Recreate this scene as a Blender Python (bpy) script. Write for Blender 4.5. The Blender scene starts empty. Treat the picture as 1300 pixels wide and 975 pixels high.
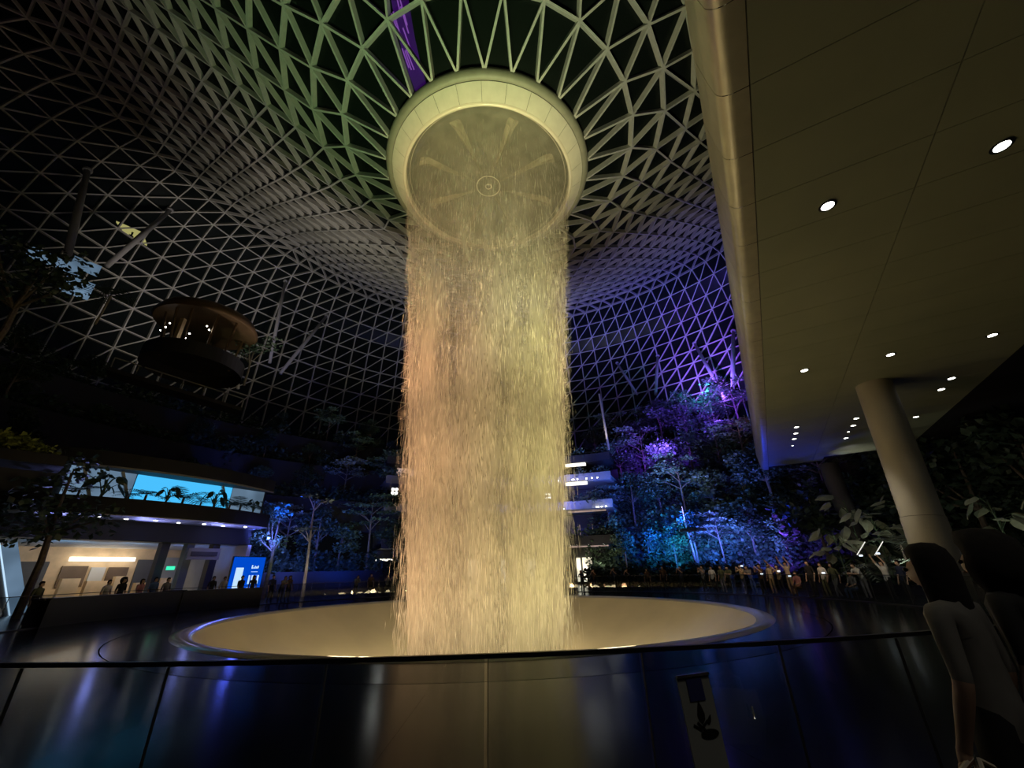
import bpy, bmesh, math, random
from mathutils import Vector, Matrix, Euler
random.seed(7)
SC = bpy.context.scene
COL = SC.collection
PI = math.pi

# ------------------------------------------------------------------ camera
cam_data = bpy.data.cameras.new('camera')
cam_data.sensor_width = 36.0
cam_data.lens = 36.0 * 512.0 / 1300.0
cam_data.clip_start = 0.05
cam_data.clip_end = 400
cam = bpy.data.objects.new('camera', cam_data)
COL.objects.link(cam)
PITCH, ROLL = math.radians(24.93), math.radians(1.3)
cam.location = (0, 0, 1.6)
cam.rotation_euler = (Matrix.Rotation(PI/2 + PITCH, 3, 'X') @ Matrix.Rotation(-ROLL, 3, 'Z')).to_euler()
SC.camera = cam

# ------------------------------------------------------------------ world, exposure
w = bpy.data.worlds.new('night')
SC.world = w
w.use_nodes = True
w.node_tree.nodes['Background'].inputs[0].default_value = (0.10, 0.13, 0.22, 1)
w.node_tree.nodes['Background'].inputs[1].default_value = 0.012
SC.view_settings.view_transform = 'Standard'
SC.view_settings.look = 'None'
SC.view_settings.exposure = 0.0
SC.view_settings.gamma = 1.0
SC.view_settings.use_curve_mapping = False
SC.cycles.use_denoising = True
SC.cycles.max_bounces = 6
SC.cycles.diffuse_bounces = 2
SC.cycles.glossy_bounces = 3
SC.cycles.transmission_bounces = 3
SC.cycles.transparent_max_bounces = 24
SC.cycles.caustics_reflective = False
SC.cycles.caustics_refractive = False
SC.cycles.sample_clamp_indirect = 4.0

CX, CY = -1.35, 20.0            # axis of the waterfall

# ------------------------------------------------------------------ lamps of the place
def spot(name, loc, aim, power, color, angle=40, blend=0.6, size=0.25, spec=1.0):
    d = bpy.data.lights.new(name, 'SPOT')
    d.energy = power; d.color = color
    d.spot_size = math.radians(angle); d.spot_blend = blend
    d.shadow_soft_size = size; d.specular_factor = spec
    o = bpy.data.objects.new(name, d)
    o.location = loc
    o.rotation_euler = (Vector(aim) - Vector(loc)).to_track_quat('-Z', 'Y').to_euler()
    COL.objects.link(o)
    return o

def point(name, loc, power, color, size=0.15, spec=1.0):
    d = bpy.data.lights.new(name, 'POINT')
    d.energy = power; d.color = color; d.shadow_soft_size = size; d.specular_factor = spec
    o = bpy.data.objects.new(name, d)
    o.location = loc
    COL.objects.link(o)
    return o

YEL = (1.0, 0.67, 0.36); ORA = (1.0, 0.52, 0.25); LIM = (0.93, 0.82, 0.30)
GRN = (0.52, 1.0, 0.36); BLU = (0.10, 0.16, 1.0); VIO = (0.26, 0.10, 1.0); WRM = (1.0, 0.86, 0.66)
# underwater / rim spotlights around the bowl, aimed up the falling water
for k, (a, col, pw) in enumerate([(-150, ORA, 1.1), (-122, ORA, .95), (-95, YEL, .75), (-62, LIM, .8), (-35, LIM, 1.05), (-5, YEL, .8), (180, ORA, .9)]):
    ar = math.radians(a)
    p = (CX + 9.2*math.cos(ar), CY + 9.2*math.sin(ar), -0.35)
    q = (CX + 1.5*math.cos(ar), CY + 1.5*math.sin(ar), 4.0)
    spot('basin_low_spot', p, q, 720*pw, col, 100, 1.0, 0.3, 0.0)
    q = (CX + 2*math.cos(ar), CY + 2*math.sin(ar), 11.5)
    spot('basin_mid_spot', p, q, 1500*pw, col, 44, 1.0, 0.3)
    q = (CX + 2.5*math.cos(ar), CY + 2.5*math.sin(ar), 21.5)
    spot('basin_high_spot', p, q, 8200*pw, col, 30, 1.0, 0.3, 0.0)
for k in range(10):
    ar = 2*PI*(k + .5)/10
    point('bowl_lamp', (CX + 5.6*math.cos(ar), CY + 5.6*math.sin(ar), -0.55), 82, (1.0, .80, .46), 0.5)
spot('ring_spot', (-1.5, 10.6, -0.3), (-1.3, 14.0, 26.3), 3200, (.72, 1.0, .22), 22, 1.0, 0.3)
# colour washes on the dome, from lamps among the planting and around the fountain
spot('dome_wash_green', (-8, 13, -0.3), (-9, 11, 33), 9000, GRN, 62, 1.0, 0.4)
spot('dome_wash_lime', (0.5, 10.6, -0.3), (8.5, 16, 33), 9000, (.95, .92, .5), 54, 1.0, 0.4)
spot('dome_wash_lime', (-1, 10.4, -0.25), (-1, 11, 32), 4500, (.8, 1.0, .55), 60, 1.0, 0.4)
spot('dome_wash_grey', (-12, 34, 3), (-18, 46, 42), 11000, (1.0, .92, .78), 84, 1.0, 0.4)
spot('dome_wash_grey', (-20, 31, 10), (-20, 24, 46), 3000, (1.0, .86, .74), 56, 1.0, 0.4)
spot('dome_wash_plum', (-22, 6, 3), (-26, 4, 36), 900, (.9, .5, .85), 80, 1.0, 0.4)
spot('dome_wash_warm', (-33, 34, 23), (-42, 43, 36), 3000, (1.0, .86, .72), 96, 1.0, 0.4)
spot('dome_wash_blue', (14, 40, 4), (22, 50, 36), 13000, (.40, .36, 1.0), 84, 1.0, 0.4)
spot('dome_wash_violet', (30.0, 56.5, 24), (37, 66, 37), 15000, VIO, 96, 1.0, 0.3)
spot('dome_wash_mist', (2, 44, 8), (4, 66, 32), 4500, (.75, .74, .82), 84, 1.0, 0.4, 0.0)

# ------------------------------------------------------------------ materials
def nt(name):
    m = bpy.data.materials.new(name); m.use_nodes = True
    t = m.node_tree
    for n in list(t.nodes): t.nodes.remove(n)
    out = t.nodes.new('ShaderNodeOutputMaterial')
    return m, t, out

def mat(name, color, rough=0.6, metal=0.0, var=0.15, scale=6.0, bump=0.0, spec=0.5, coat=0.0, stretch=(1, 1, 1)):
    m, t, out = nt(name)
    b = t.nodes.new('ShaderNodeBsdfPrincipled')
    b.inputs['Roughness'].default_value = rough
    b.inputs['Metallic'].default_value = metal
    b.inputs['Specular IOR Level'].default_value = spec
    b.inputs['Coat Weight'].default_value = coat
    tc = t.nodes.new('ShaderNodeTexCoord'); mp = t.nodes.new('ShaderNodeMapping')
    mp.inputs['Scale'].default_value = stretch
    n = t.nodes.new('ShaderNodeTexNoise'); n.inputs['Scale'].default_value = scale; n.inputs['Detail'].default_value = 3
    r = t.nodes.new('ShaderNodeMapRange')
    r.inputs['From Min'].default_value = .3; r.inputs['From Max'].default_value = .7
    r.inputs['To Min'].default_value = 1 - var; r.inputs['To Max'].default_value = 1 + var
    mx = t.nodes.new('ShaderNodeVectorMath'); mx.operation = 'SCALE'
    mx.inputs[0].default_value = color[:3]
    t.links.new(tc.outputs['Object'], mp.inputs[0]); t.links.new(mp.outputs[0], n.inputs['Vector'])
    t.links.new(n.outputs['Fac'], r.inputs[0]); t.links.new(r.outputs[0], mx.inputs['Scale'])
    t.links.new(mx.outputs[0], b.inputs['Base Color'])
    if bump:
        bp = t.nodes.new('ShaderNodeBump'); bp.inputs['Strength'].default_value = bump; bp.inputs['Distance'].default_value = 0.02
        t.links.new(n.outputs['Fac'], bp.inputs['Height']); t.links.new(bp.outputs[0], b.inputs['Normal'])
    t.links.new(b.outputs[0], out.inputs[0])
    return m

def emis(name, color, strength, var=0.0, scale=3.0):
    m, t, out = nt(name)
    e = t.nodes.new('ShaderNodeEmission'); e.inputs[0].default_value = (*color, 1); e.inputs[1].default_value = strength
    if var:
        tc = t.nodes.new('ShaderNodeTexCoord'); n = t.nodes.new('ShaderNodeTexNoise'); n.inputs['Scale'].default_value = scale
        r = t.nodes.new('ShaderNodeMapRange'); r.inputs['From Min'].default_value = .3; r.inputs['From Max'].default_value = .7
        r.inputs['To Min'].default_value = strength*(1-var); r.inputs['To Max'].default_value = strength*(1+var)
        t.links.new(tc.outputs['Object'], n.inputs['Vector']); t.links.new(n.outputs['Fac'], r.inputs[0]); t.links.new(r.outputs[0], e.inputs[1])
    t.links.new(e.outputs[0], out.inputs[0])
    return m

def glass(name, tint, clear=0.8, rough=0.03, base=(0.01, 0.012, 0.014), sheen=1.0):
    """thin pane: part clear, part dark film, with mirror-like sheen at grazing angles"""
    m, t, out = nt(name)
    tr = t.nodes.new('ShaderNodeBsdfTransparent'); tr.inputs[0].default_value = (*tint, 1)
    df = t.nodes.new('ShaderNodeBsdfDiffuse'); df.inputs[0].default_value = (*base, 1)
    gl = t.nodes.new('ShaderNodeBsdfGlossy'); gl.inputs['Roughness'].default_value = rough
    m1 = t.nodes.new('ShaderNodeMixShader'); m1.inputs[0].default_value = clear
    lw = t.nodes.new('ShaderNodeLayerWeight'); pw = t.nodes.new('ShaderNodeMath'); pw.operation = 'POWER'; pw.inputs[1].default_value = 5
    fr = t.nodes.new('ShaderNodeMath'); fr.operation = 'MULTIPLY_ADD'; fr.inputs[1].default_value = .95; fr.inputs[2].default_value = .045
    t.links.new(lw.outputs['Facing'], pw.inputs[0]); t.links.new(pw.outputs[0], fr.inputs[0])
    m2 = t.nodes.new('ShaderNodeMixShader')
    t.links.new(df.outputs[0], m1.inputs[1]); t.links.new(tr.outputs[0], m1.inputs[2])
    fk = t.nodes.new('ShaderNodeMath'); fk.operation = 'MULTIPLY'; fk.inputs[1].default_value = sheen
    t.links.new(fr.outputs[0], fk.inputs[0]); t.links.new(fk.outputs[0], m2.inputs[0]); t.links.new(m1.outputs[0], m2.inputs[1]); t.links.new(gl.outputs[0], m2.inputs[2])
    t.links.new(m2.outputs[0], out.inputs[0])
    return m

def water_mat(name, lo, hi, fine=1.0, seed=0.0, top=0.24, color=(0.86, 0.84, 0.78)):
    """falling water: white scattering streaks and drops with clear gaps, stretched along the fall"""
    m, t, out = nt(name)
    tc = t.nodes.new('ShaderNodeTexCoord')
    def noise(sx, sz, detail, off):
        mp = t.nodes.new('ShaderNodeMapping'); mp.inputs['Scale'].default_value = (sx, sx, sz)
        mp.inputs['Location'].default_value = (off, off*1.7, off*.3)
        n = t.nodes.new('ShaderNodeTexNoise'); n.inputs['Scale'].default_value = 1; n.inputs['Detail'].default_value = detail
        t.links.new(tc.outputs['Object'], mp.inputs[0]); t.links.new(mp.outputs[0], n.inputs['Vector'])
        return n.outputs['Fac']
    a = noise(0.9, 0.05, 2.5, seed); b = noise(9*fine, 0.9*fine, 3, seed + 3); c = noise(1.1, 0.35, 5, seed + 9)
    def mth(op, x, y):
        q = t.nodes.new('ShaderNodeMath'); q.operation = op
        for i, v in enumerate((x, y)):
            if hasattr(v, 'links') or hasattr(v, 'is_linked'): t.links.new(v, q.inputs[i])
            else: q.inputs[i].default_value = v
        return q.outputs[0]
    s = mth('ADD', mth('MULTIPLY', a, 1.0), mth('ADD', mth('MULTIPLY', b, 0.45), mth('MULTIPLY', c, 0.7)))
    r = t.nodes.new('ShaderNodeMapRange'); r.inputs['From Min'].default_value = .78; r.inputs['From Max'].default_value = 1.38
    r.inputs['To Min'].default_value = lo; r.inputs['To Max'].default_value = hi
    t.links.new(s, r.inputs[0])
    # a smooth thin sheet where it leaves the lip, broken into denser drops as it falls
    sx = t.nodes.new('ShaderNodeSeparateXYZ'); t.links.new(tc.outputs['Object'], sx.inputs[0])
    rz = t.nodes.new('ShaderNodeMapRange'); rz.inputs['From Min'].default_value = 7.0; rz.inputs['From Max'].default_value = 24.0
    rz.inputs['To Min'].default_value = 1.0; rz.inputs['To Max'].default_value = top
    t.links.new(sx.outputs['Z'], rz.inputs[0])
    dens = mth('MULTIPLY', r.outputs[0], rz.outputs[0])
    tr = t.nodes.new('ShaderNodeBsdfTransparent')
    df = t.nodes.new('ShaderNodeBsdfDiffuse'); df.inputs[0].default_value = (*color, 1)
    tl = t.nodes.new('ShaderNodeBsdfTranslucent'); tl.inputs[0].default_value = (*color, 1)
    mm = t.nodes.new('ShaderNodeMixShader'); mm.inputs[0].default_value = 0.4
    mx = t.nodes.new('ShaderNodeMixShader')
    t.links.new(df.outputs[0], mm.inputs[1]); t.links.new(tl.outputs[0], mm.inputs[2])
    t.links.new(dens, mx.inputs[0]); t.links.new(tr.outputs[0], mx.inputs[1]); t.links.new(mm.outputs[0], mx.inputs[2])
    t.links.new(mx.outputs[0], out.inputs[0])
    return m

M = dict(
    beam=mat('white_painted_steel', (0.62, 0.62, 0.58), 0.45, 0, .08, 3),
    dome_glass=glass('dome_glass', (0.25, 0.30, 0.28), 0.55, 0.25, (0.02, 0.028, 0.026), 0.3),
    ring=mat('pale_ring_cladding', (0.66, 0.66, 0.58), 0.4, 0, .06, 2),
    ring_outer=mat('shaded_ring_cladding', (0.27, 0.275, 0.22), 0.5, 0, .08, 2),  # darker than the band: the curved ring's weaker light is in the colour
    ring_dark=mat('dark_joint', (0.05, 0.05, 0.045), 0.7),
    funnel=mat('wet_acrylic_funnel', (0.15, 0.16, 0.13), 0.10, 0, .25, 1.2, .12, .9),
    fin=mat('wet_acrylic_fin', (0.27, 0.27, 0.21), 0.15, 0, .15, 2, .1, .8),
    bowl=mat('pale_wet_bowl', (0.64, 0.57, 0.40), 0.28, 0, .06, .7, .05),
    lip=mat('pale_wet_lip', (0.60, 0.58, 0.50), 0.15, 0, .06, .8, .15),
    stone=mat('black_wet_granite', (0.012, 0.012, 0.014), 0.16, 0, .3, 1.2, .06, .07),
    floor=mat('dark_polished_floor', (0.03, 0.03, 0.034), 0.2, 0, .2, 1.0, .03),
    rail=mat('black_rail', (0.012, 0.012, 0.012), 0.45),
    barrier_glass=glass('barrier_glass', (0.80, 0.83, 0.84), 0.97, 0.02),
    joint=mat('grey_joint', (0.05, 0.05, 0.05), 0.7, spec=.1),
    parapet=mat('charcoal_parapet', (0.012, 0.012, 0.014), 0.4, 0, .2, 2),
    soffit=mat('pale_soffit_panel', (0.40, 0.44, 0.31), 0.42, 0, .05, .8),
    bullnose=mat('satin_edge_cladding', (0.66, 0.64, 0.48), 0.34, .35, .08, 3, .1),
    joint_dark=mat('panel_gap', (0.02, 0.02, 0.018), 0.8),
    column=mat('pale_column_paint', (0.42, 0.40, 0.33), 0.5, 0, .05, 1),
    lamp=emis('lamp_lens', (1.0, 0.97, 0.88), 14),
    chrome=mat('brushed_metal', (0.6, 0.6, 0.6), 0.25, 1.0),
    water=water_mat('falling_water', 0.03, 0.75, 1.0, 0.0),
    water2=water_mat('falling_water_inner', 0.02, 0.65, .8, 20.0),
    drops=mat('white_water_drops', (.82, .80, .74), .5, 0, .05, 1),
    soil=mat('dark_soil', (0.03, 0.028, 0.02), 0.95, 0, .3, 3),
    slab=mat('terrace_concrete', (0.30, 0.30, 0.29), 0.7, 0, .1, 1),
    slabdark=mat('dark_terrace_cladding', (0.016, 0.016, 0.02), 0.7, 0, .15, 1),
)

# ------------------------------------------------------------------ mesh helpers
class MB:
    def __init__(s): s.v = []; s.f = []; s.m = []
    def add(s, vs, fs, mi=0):
        o = len(s.v); s.v.extend([tuple(q) for q in vs])
        for f in fs: s.f.append(tuple(i + o for i in f)); s.m.append(mi)
    def box(s, c, size, rz=0.0, mi=0, mtx=None):
        x, y, z = (q / 2 for q in size)
        vs = [Vector(q) for q in ((-x,-y,-z),(x,-y,-z),(x,y,-z),(-x,y,-z),(-x,-y,z),(x,-y,z),(x,y,z),(-x,y,z))]
        R = mtx if mtx is not None else Matrix.Rotation(rz, 3, 'Z')
        s.add([R @ q + Vector(c) for q in vs], [(0,3,2,1),(4,5,6,7),(0,1,5,4),(1,2,6,5),(2,3,7,6),(3,0,4,7)], mi)
    def beam(s, a, b, w, h, up=(0,0,1), mi=0, drop=0.0):
        a = Vector(a); b = Vector(b); d = (b - a)
        if d.length < 1e-6: return
        d.normalize(); u = Vector(up); sd = d.cross(u)
        if sd.length < 1e-4: sd = d.cross(Vector((1,0,0)))
        sd.normalize(); u = sd.cross(d).normalized()
        vs = []
        for p in (a, b):
            for i, j in ((-1,-1),(1,-1),(1,1),(-1,1)):
                vs.append(p + sd*(i*w/2) + u*(j*h/2 - drop))
        s.add(vs, [(0,1,2,3),(7,6,5,4),(0,4,5,1),(1,5,6,2),(2,6,7,3),(3,7,4,0)], mi)
    def tube(s, pts, rad, n=8, mi=0, cap=True):
        pts = [Vector(p) for p in pts]; rs = rad if hasattr(rad, '__len__') else [rad]*len(pts)
        o = len(s.v); prev = None
        for i, p in enumerate(pts):
            d = (pts[min(i+1, len(pts)-1)] - pts[max(i-1, 0)]).normalized()
            if prev is None:
                q = d.orthogonal().normalized()
            else:
                q = (prev - d*prev.dot(d)).normalized()
            prev = q; r2 = d.cross(q)
            for k in range(n):
                a = 2*PI*k/n
                s.v.append(tuple(p + (q*math.cos(a) + r2*math.sin(a))*rs[i]))
        for i in range(len(pts)-1):
            for k in range(n):
                k2 = (k+1) % n
                s.f.append((o+i*n+k, o+i*n+k2, o+(i+1)*n+k2, o+(i+1)*n+k)); s.m.append(mi)
        if cap:
            s.f.append(tuple(o+k for k in range(n))[::-1]); s.m.append(mi)
            e = o + (len(pts)-1)*n
            s.f.append(tuple(e+k for k in range(n))); s.m.append(mi)
    def lathe(s, prof, n=96, cx=0, cy=0, a0=0.0, a1=2*PI, mi=0):
        o = len(s.v); full = abs(a1 - a0 - 2*PI) < 1e-6; cols = n if full else n+1
        for k in range(cols):
            a = a0 + (a1-a0)*k/n; c, q = math.cos(a), math.sin(a)
            for r, z in prof: s.v.append((cx + r*c, cy + r*q, z))
        L = len(prof)
        for k in range(n):
            k2 = (k+1) % cols
            for i in range(L-1):
                s.f.append((o+k*L+i, o+k2*L+i, o+k2*L+i+1, o+k*L+i+1)); s.m.append(mi)
    def prism(s, poly, z0, z1, mi=0):
        n = len(poly); vs = [(x, y, z0) for x, y in poly] + [(x, y, z1) for x, y in poly]
        s.add(vs, [tuple(range(n))[::-1], tuple(range(n, 2*n))] + [(i, (i+1) % n, n+(i+1) % n, n+i) for i in range(n)], mi)
    def build(s, name, m, parent=None, smooth=False, loc=None, angle=None):
        me = bpy.data.meshes.new(name); me.from_pydata(s.v, [], s.f)
        for q in (m if isinstance(m, (list, tuple)) else [m]): me.materials.append(q)
        me.polygons.foreach_set('material_index', s.m)
        if smooth: me.polygons.foreach_set('use_smooth', [True]*len(s.f))
        me.update()
        if smooth and angle: me.set_sharp_from_angle(angle=math.radians(angle))
        return link(name, me, parent, loc)

def link(name, me, parent=None, loc=None, mtx=None):
    o = bpy.data.objects.new(name, me); COL.objects.link(o)
    if parent is not None: o.parent = parent
    if loc is not None: o.location = loc
    if mtx is not None: o.matrix_local = mtx
    return o

def tag(o, label=None, cat=None, group=None, kind=None):
    if label: o['label'] = label
    if cat: o['category'] = cat
    if group: o['group'] = group
    if kind: o['kind'] = kind
    return o

def thing(name, label, cat, loc=(0,0,0), rz=0.0, group=None, kind=None):
    o = bpy.data.objects.new(name, None); COL.objects.link(o)
    o.location = loc; o.rotation_euler = (0, 0, rz); o.empty_display_size = 0.2
    return tag(o, label, cat, group, kind)

def children_map():
    d = {}
    for o in COL.objects:
        if o.parent: d.setdefault(o.parent, []).append(o)
    return d

def copy_tree(o, kids, parent=None):
    c = o.copy(); COL.objects.link(c); c.parent = parent
    for ch in kids.get(o, []): copy_tree(ch, kids, c)
    return c

# ================================================================== the setting
floor_bm = MB(); floor_bm.lathe([(17.3, 0.0), (30, 0.0), (90, 0.0)], 96, CX, CY)
tag(floor_bm.build('floor', M['floor']), kind='structure', label='dark polished plaza floor around the glass barrier')

# wet black granite apron between the barrier and the bowl: two rings of slabs with an open seam
apron = thing('floor', 'black wet granite apron sloping to the bowl', None, (CX, CY, 0), kind='structure')
for r0, r1, z0, z1, n in ((12.25, 17.28, 0.02, 0.02, 28), (10.75, 12.22, 0.02, 0.06, 28)):
    for k in range(n):
        b = MB(); a0 = 2*PI*k/n + 0.00012; a1 = 2*PI*(k+1)/n - 0.00012
        b.lathe([(r0, z0 - 0.2), (r0, z1), (r1, z0), (r1, z0 - 0.2)], 8, 0, 0, a0, a1)
        b.build('stone_slab', M['stone'], apron)
b = MB(); b.lathe([(10.6, -.12), (17.3, -.12)], 96); b.build('slab_bed', M['joint_dark'], apron)

# ---- the dome: triangulated steel grid shell with glass panes
def footprint(a):
    c, s = math.cos(a), math.sin(a)
    ax = 54.0 if c > 0 else 50.0
    ay = 60.0 if s > 0 else 46.0
    return 1.0 / math.sqrt((c/ax)**2 + (s/ay)**2)
PROF = [(0.000, 27.35), (0.039, 28.30), (0.094, 29.90), (0.204, 33.10), (0.315, 36.30), (0.425, 39.40), (0.536, 42.40), (0.646, 45.10), (0.735, 46.70), (0.801, 46.90), (0.867, 44.90), (0.923, 41.40), (0.962, 35.50), (0.987, 27.00), (1.000, 14.00)]
def prof(t):
    for (a, za), (b2, zb) in zip(PROF, PROF[1:]):
        if t <= b2:
            break
    i = [p[0] for p in PROF].index(a)
    # Catmull-Rom in z
    p0 = PROF[max(i-1, 0)]; p3 = PROF[min(i+2, len(PROF)-1)]
    u = (t - a)/(b2 - a)
    m0 = (zb - p0[1])/(b2 - p0[0]) * (b2 - a) if b2 > p0[0] else 0
    m1 = (p3[1] - za)/(p3[0] - a) * (b2 - a)
    return (2*u**3 - 3*u**2 + 1)*za + (u**3 - 2*u**2 + u)*m0 + (-2*u**3 + 3*u**2)*zb + (u**3 - u**2)*m1
def dome(a, t):
    R = 6.75 + (footprint(a) - 6.75)*t
    return Vector((CX + R*math.cos(a), CY + R*math.sin(a), prof(t)))
# ring parameters at even arc length along a mean section
samp = [(6.75 + 43.0*i/400, prof(i/400), i/400) for i in range(401)]
acc = [0.0]
for (r0, z0, _), (r1, z1, _) in zip(samp, samp[1:]): acc.append(acc[-1] + math.hypot(r1-r0, z1-z0))
def t_at(s):
    for i, q in enumerate(acc):
        if q >= s: return samp[i][2]
    return 1.0
stops = [0.0, 3.6]
while stops[-1] + 2.55 < acc[-1]: stops.append(stops[-1] + 2.55)
rings = []; seg = 4
for k, s in enumerate(stops):
    t = t_at(s)
    if k > 2 and t < 0.80: seg += 1
    n = seg*7
    off = 0.5 if k == 1 else 0.0
    rings.append([(((i + off)/n), dome(PI/2 + 0.03 + 2*PI*(i + off)/n, t)) for i in range(n)])
edges = {}; tris = []
def E(p, q): edges[(min(p, q), max(p, q))] = 1
for k in range(len(rings)):
    n = len(rings[k])
    for i in range(n):
        if k > 0: E((k, i), (k, (i+1) % n))
for k in range(len(rings)-1):
    A, B = rings[k], rings[k+1]; na, nb = len(A), len(B); i = j = 0
    while i < na or j < nb:
        ua = A[i % na][0] + i//na; ub = B[j % nb][0] + j//nb
        ua1 = A[(i+1) % na][0] + (i+1)//na; ub1 = B[(j+1) % nb][0] + (j+1)//nb
        E((k, i % na), (k+1, j % nb))
        if j >= nb or (i < na and ua1 + 1e-6 < ub1):
            tris.append(((k, i % na), (k, (i+1) % na), (k+1, j % nb))); i += 1
        else:
            tris.append(((k, i % na), (k+1, (j+1) % nb), (k+1, j % nb))); j += 1
def node(q): return rings[q[0]][q[1]][1]
cp = Vector((0, 0, 1.6)); fw = Vector((0, math.cos(PITCH), math.sin(PITCH))); upv = Vector((0, -math.sin(PITCH), math.cos(PITCH)))
def seen(p):                      # rough test: in the view, and how near
    d = p - cp; z = d.dot(fw)
    return z > 1 and abs(d.x) < 1.32*z and abs(d.dot(upv)) < 1.0*z, z
def nrm(mid):
    # surface normal (upwards) by differences
    d = mid - Vector((CX, CY, 0)); a = math.atan2(d.y, d.x); R = math.hypot(d.x, d.y); t = min(max((R-6.75)/(footprint(a)-6.75), .004), .996)
    ta = dome(a, min(t+.004, 1)) - dome(a, max(t-.004, 0)); tb = dome(a+.01, t) - dome(a-.01, t)
    q = ta.cross(tb).normalized()
    return q if (q.z > 0 or q.dot(d) > 0) else -q
roof = thing('ceiling', 'domed glass roof on a triangular grid of pale steel beams', None, (0, 0, 0), kind='structure')
ranked = []
for (p, q) in edges:
    a, b2 = node(p), node(q); ok, z = seen((a+b2)/2)
    ranked.append(((0 if ok else 1), z / max((b2-a).length, .1), p, q))
ranked.sort()
rest = MB()
for idx, (_, _, p, q) in enumerate(ranked):
    a, b2 = node(p), node(q); u = nrm((a+b2)/2)
    W, H = 0.13, 0.38
    if idx < 300:
        m1 = MB(); m1.beam(a, b2, W, H, u, 0, H/2); m1.build('beam', M['beam'], roof)
    else:
        rest.beam(a, b2, W, H, u, 0, H/2)
o = rest.build('beam_grid', M['beam'], roof); o['kind'] = 'stuff'
rk = []
for tr in tris:
    c3 = (node(tr[0]) + node(tr[1]) + node(tr[2]))/3; ok, z = seen(c3); rk.append((0 if ok else 1, z, tr))
rk.sort()
rest = MB()
for idx, (_, _, tr) in enumerate(rk):
    pts = [node(x) for x in tr]; u = nrm((pts[0]+pts[1]+pts[2])/3)
    vs = [p + u*.01 for p in pts] + [p + u*.04 for p in pts]
    fs = [(0,1,2), (5,4,3), (0,3,4,1), (1,4,5,2), (2,5,3,0)]
    if idx < 300:
        m1 = MB(); m1.add(vs, fs); m1.build('glass_pane', M['dome_glass'], roof)
    else: rest.add(vs[:3], [(0,1,2)])
o = rest.build('glass_panes', M['dome_glass'], roof); o['kind'] = 'stuff'

# ---- oculus ring and funnel
ring = thing('oculus_ring', 'pale round funnel ring hanging at the middle of the dome', 'ring', (CX, CY, 26.0))
b = MB(); b.lathe([(6.30, 1.75), (6.75, 1.62), (6.98, 1.38), (7.05, 1.1), (6.98, .86), (6.78, .74), (6.62, .76)], 128); b.build('outer_ring', M['ring_outer'], ring, True)
b = MB(); b.lathe([(6.62, .80), (6.52, .78), (6.52, .70)], 128); b.build('ring_groove', M['ring_dark'], ring)
for k in range(28):
    b = MB(); a0 = 2*PI*k/28 + .0012; a1 = 2*PI*(k+1)/28 - .0012
    b.lathe([(6.5, .92), (6.6, .72), (6.52, .66), (5.86, .08), (5.80, .16)], 4, 0, 0, a0, a1); b.build('ring_panel', M['ring'], ring, True, angle=40)
b = MB(); b.lathe([(5.86, .075), (5.78, .0), (5.68, -.02), (5.62, .05), (5.60, .35), (5.52, .40), (5.40, .42)], 128); b.build('lip', M['lip'], ring, True)
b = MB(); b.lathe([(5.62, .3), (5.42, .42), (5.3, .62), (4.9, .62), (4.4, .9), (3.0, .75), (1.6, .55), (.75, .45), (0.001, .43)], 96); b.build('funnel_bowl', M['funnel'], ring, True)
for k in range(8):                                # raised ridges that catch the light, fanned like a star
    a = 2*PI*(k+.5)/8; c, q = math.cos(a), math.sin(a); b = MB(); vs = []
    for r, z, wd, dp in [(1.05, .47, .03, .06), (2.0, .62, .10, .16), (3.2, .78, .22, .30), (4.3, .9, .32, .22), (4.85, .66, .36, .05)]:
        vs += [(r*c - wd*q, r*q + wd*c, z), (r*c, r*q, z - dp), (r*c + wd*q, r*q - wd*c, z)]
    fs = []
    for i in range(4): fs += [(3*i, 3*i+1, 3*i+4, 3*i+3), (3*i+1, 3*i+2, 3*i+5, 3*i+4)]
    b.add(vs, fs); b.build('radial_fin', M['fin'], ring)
b = MB()
b.tube([(.82*math.cos(2*PI*i/40), .82*math.sin(2*PI*i/40), .38) for i in range(41)], .035, 6, 0, False); b.build('hub_ring', M['ring'], ring, True)
b = MB(); b.tube([(.2*math.cos(2*PI*i/20), .2*math.sin(2*PI*i/20), .36) for i in range(21)], .04, 6, 0, False); hub = b.build('hub', M['ring'], ring, True)
b = MB(); b.lathe([(.0001, .3), (.08, .33), (.1, .42)], 12); b.build('hub_cap', M['chrome'], hub, True)

# ---- the falling water
fall = thing('waterfall', 'tall round curtain of falling water lit amber from below', 'waterfall', (CX, CY, 0))
def fall_r(z, r0=5.66): 
    u = max(0.0, min(1.0, (26.0 - z)/29.5))
    return r0*(1 - 0.46*u**0.85)
zs = [26.0 - 29.4*i/60 for i in range(61)]
def curtain(name, dr, m, n=96, wob=0.0, sd=0):
    rnd = random.Random(sd); ph = [rnd.uniform(0, 6.28) for _ in range(6)]
    b = MB(); o = 0
    for k in range(n):
        a = 2*PI*k/n
        for z in zs:
            f = (26 - z)/29.4
            r = fall_r(z) + dr*(0.3 + .7*f) + wob*f*(math.sin(7*a + ph[0]) + .6*math.sin(13*a + ph[1] + z*.2) + .4*math.sin(23*a + ph[2] - z*.35))
            b.v.append((r*math.cos(a), r*math.sin(a), z))
    L = len(zs)
    for k in range(n):
        k2 = (k+1) % n
        for i in range(L-1):
            b.f.append((k*L+i, k2*L+i, k2*L+i+1, k*L+i+1)); b.m.append(0)
    return b.build(name, m, fall, True)
curtain('water_curtain', 0.0, M['water'], 120, .05, 1)
curtain('water_curtain', -0.35, M['water2'], 120, .07, 2)
curtain('water_curtain', -0.8, M['water2'], 120, .09, 5)
rnd = random.Random(21); b = MB()                      # loose strings of drops around the sheet
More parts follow.
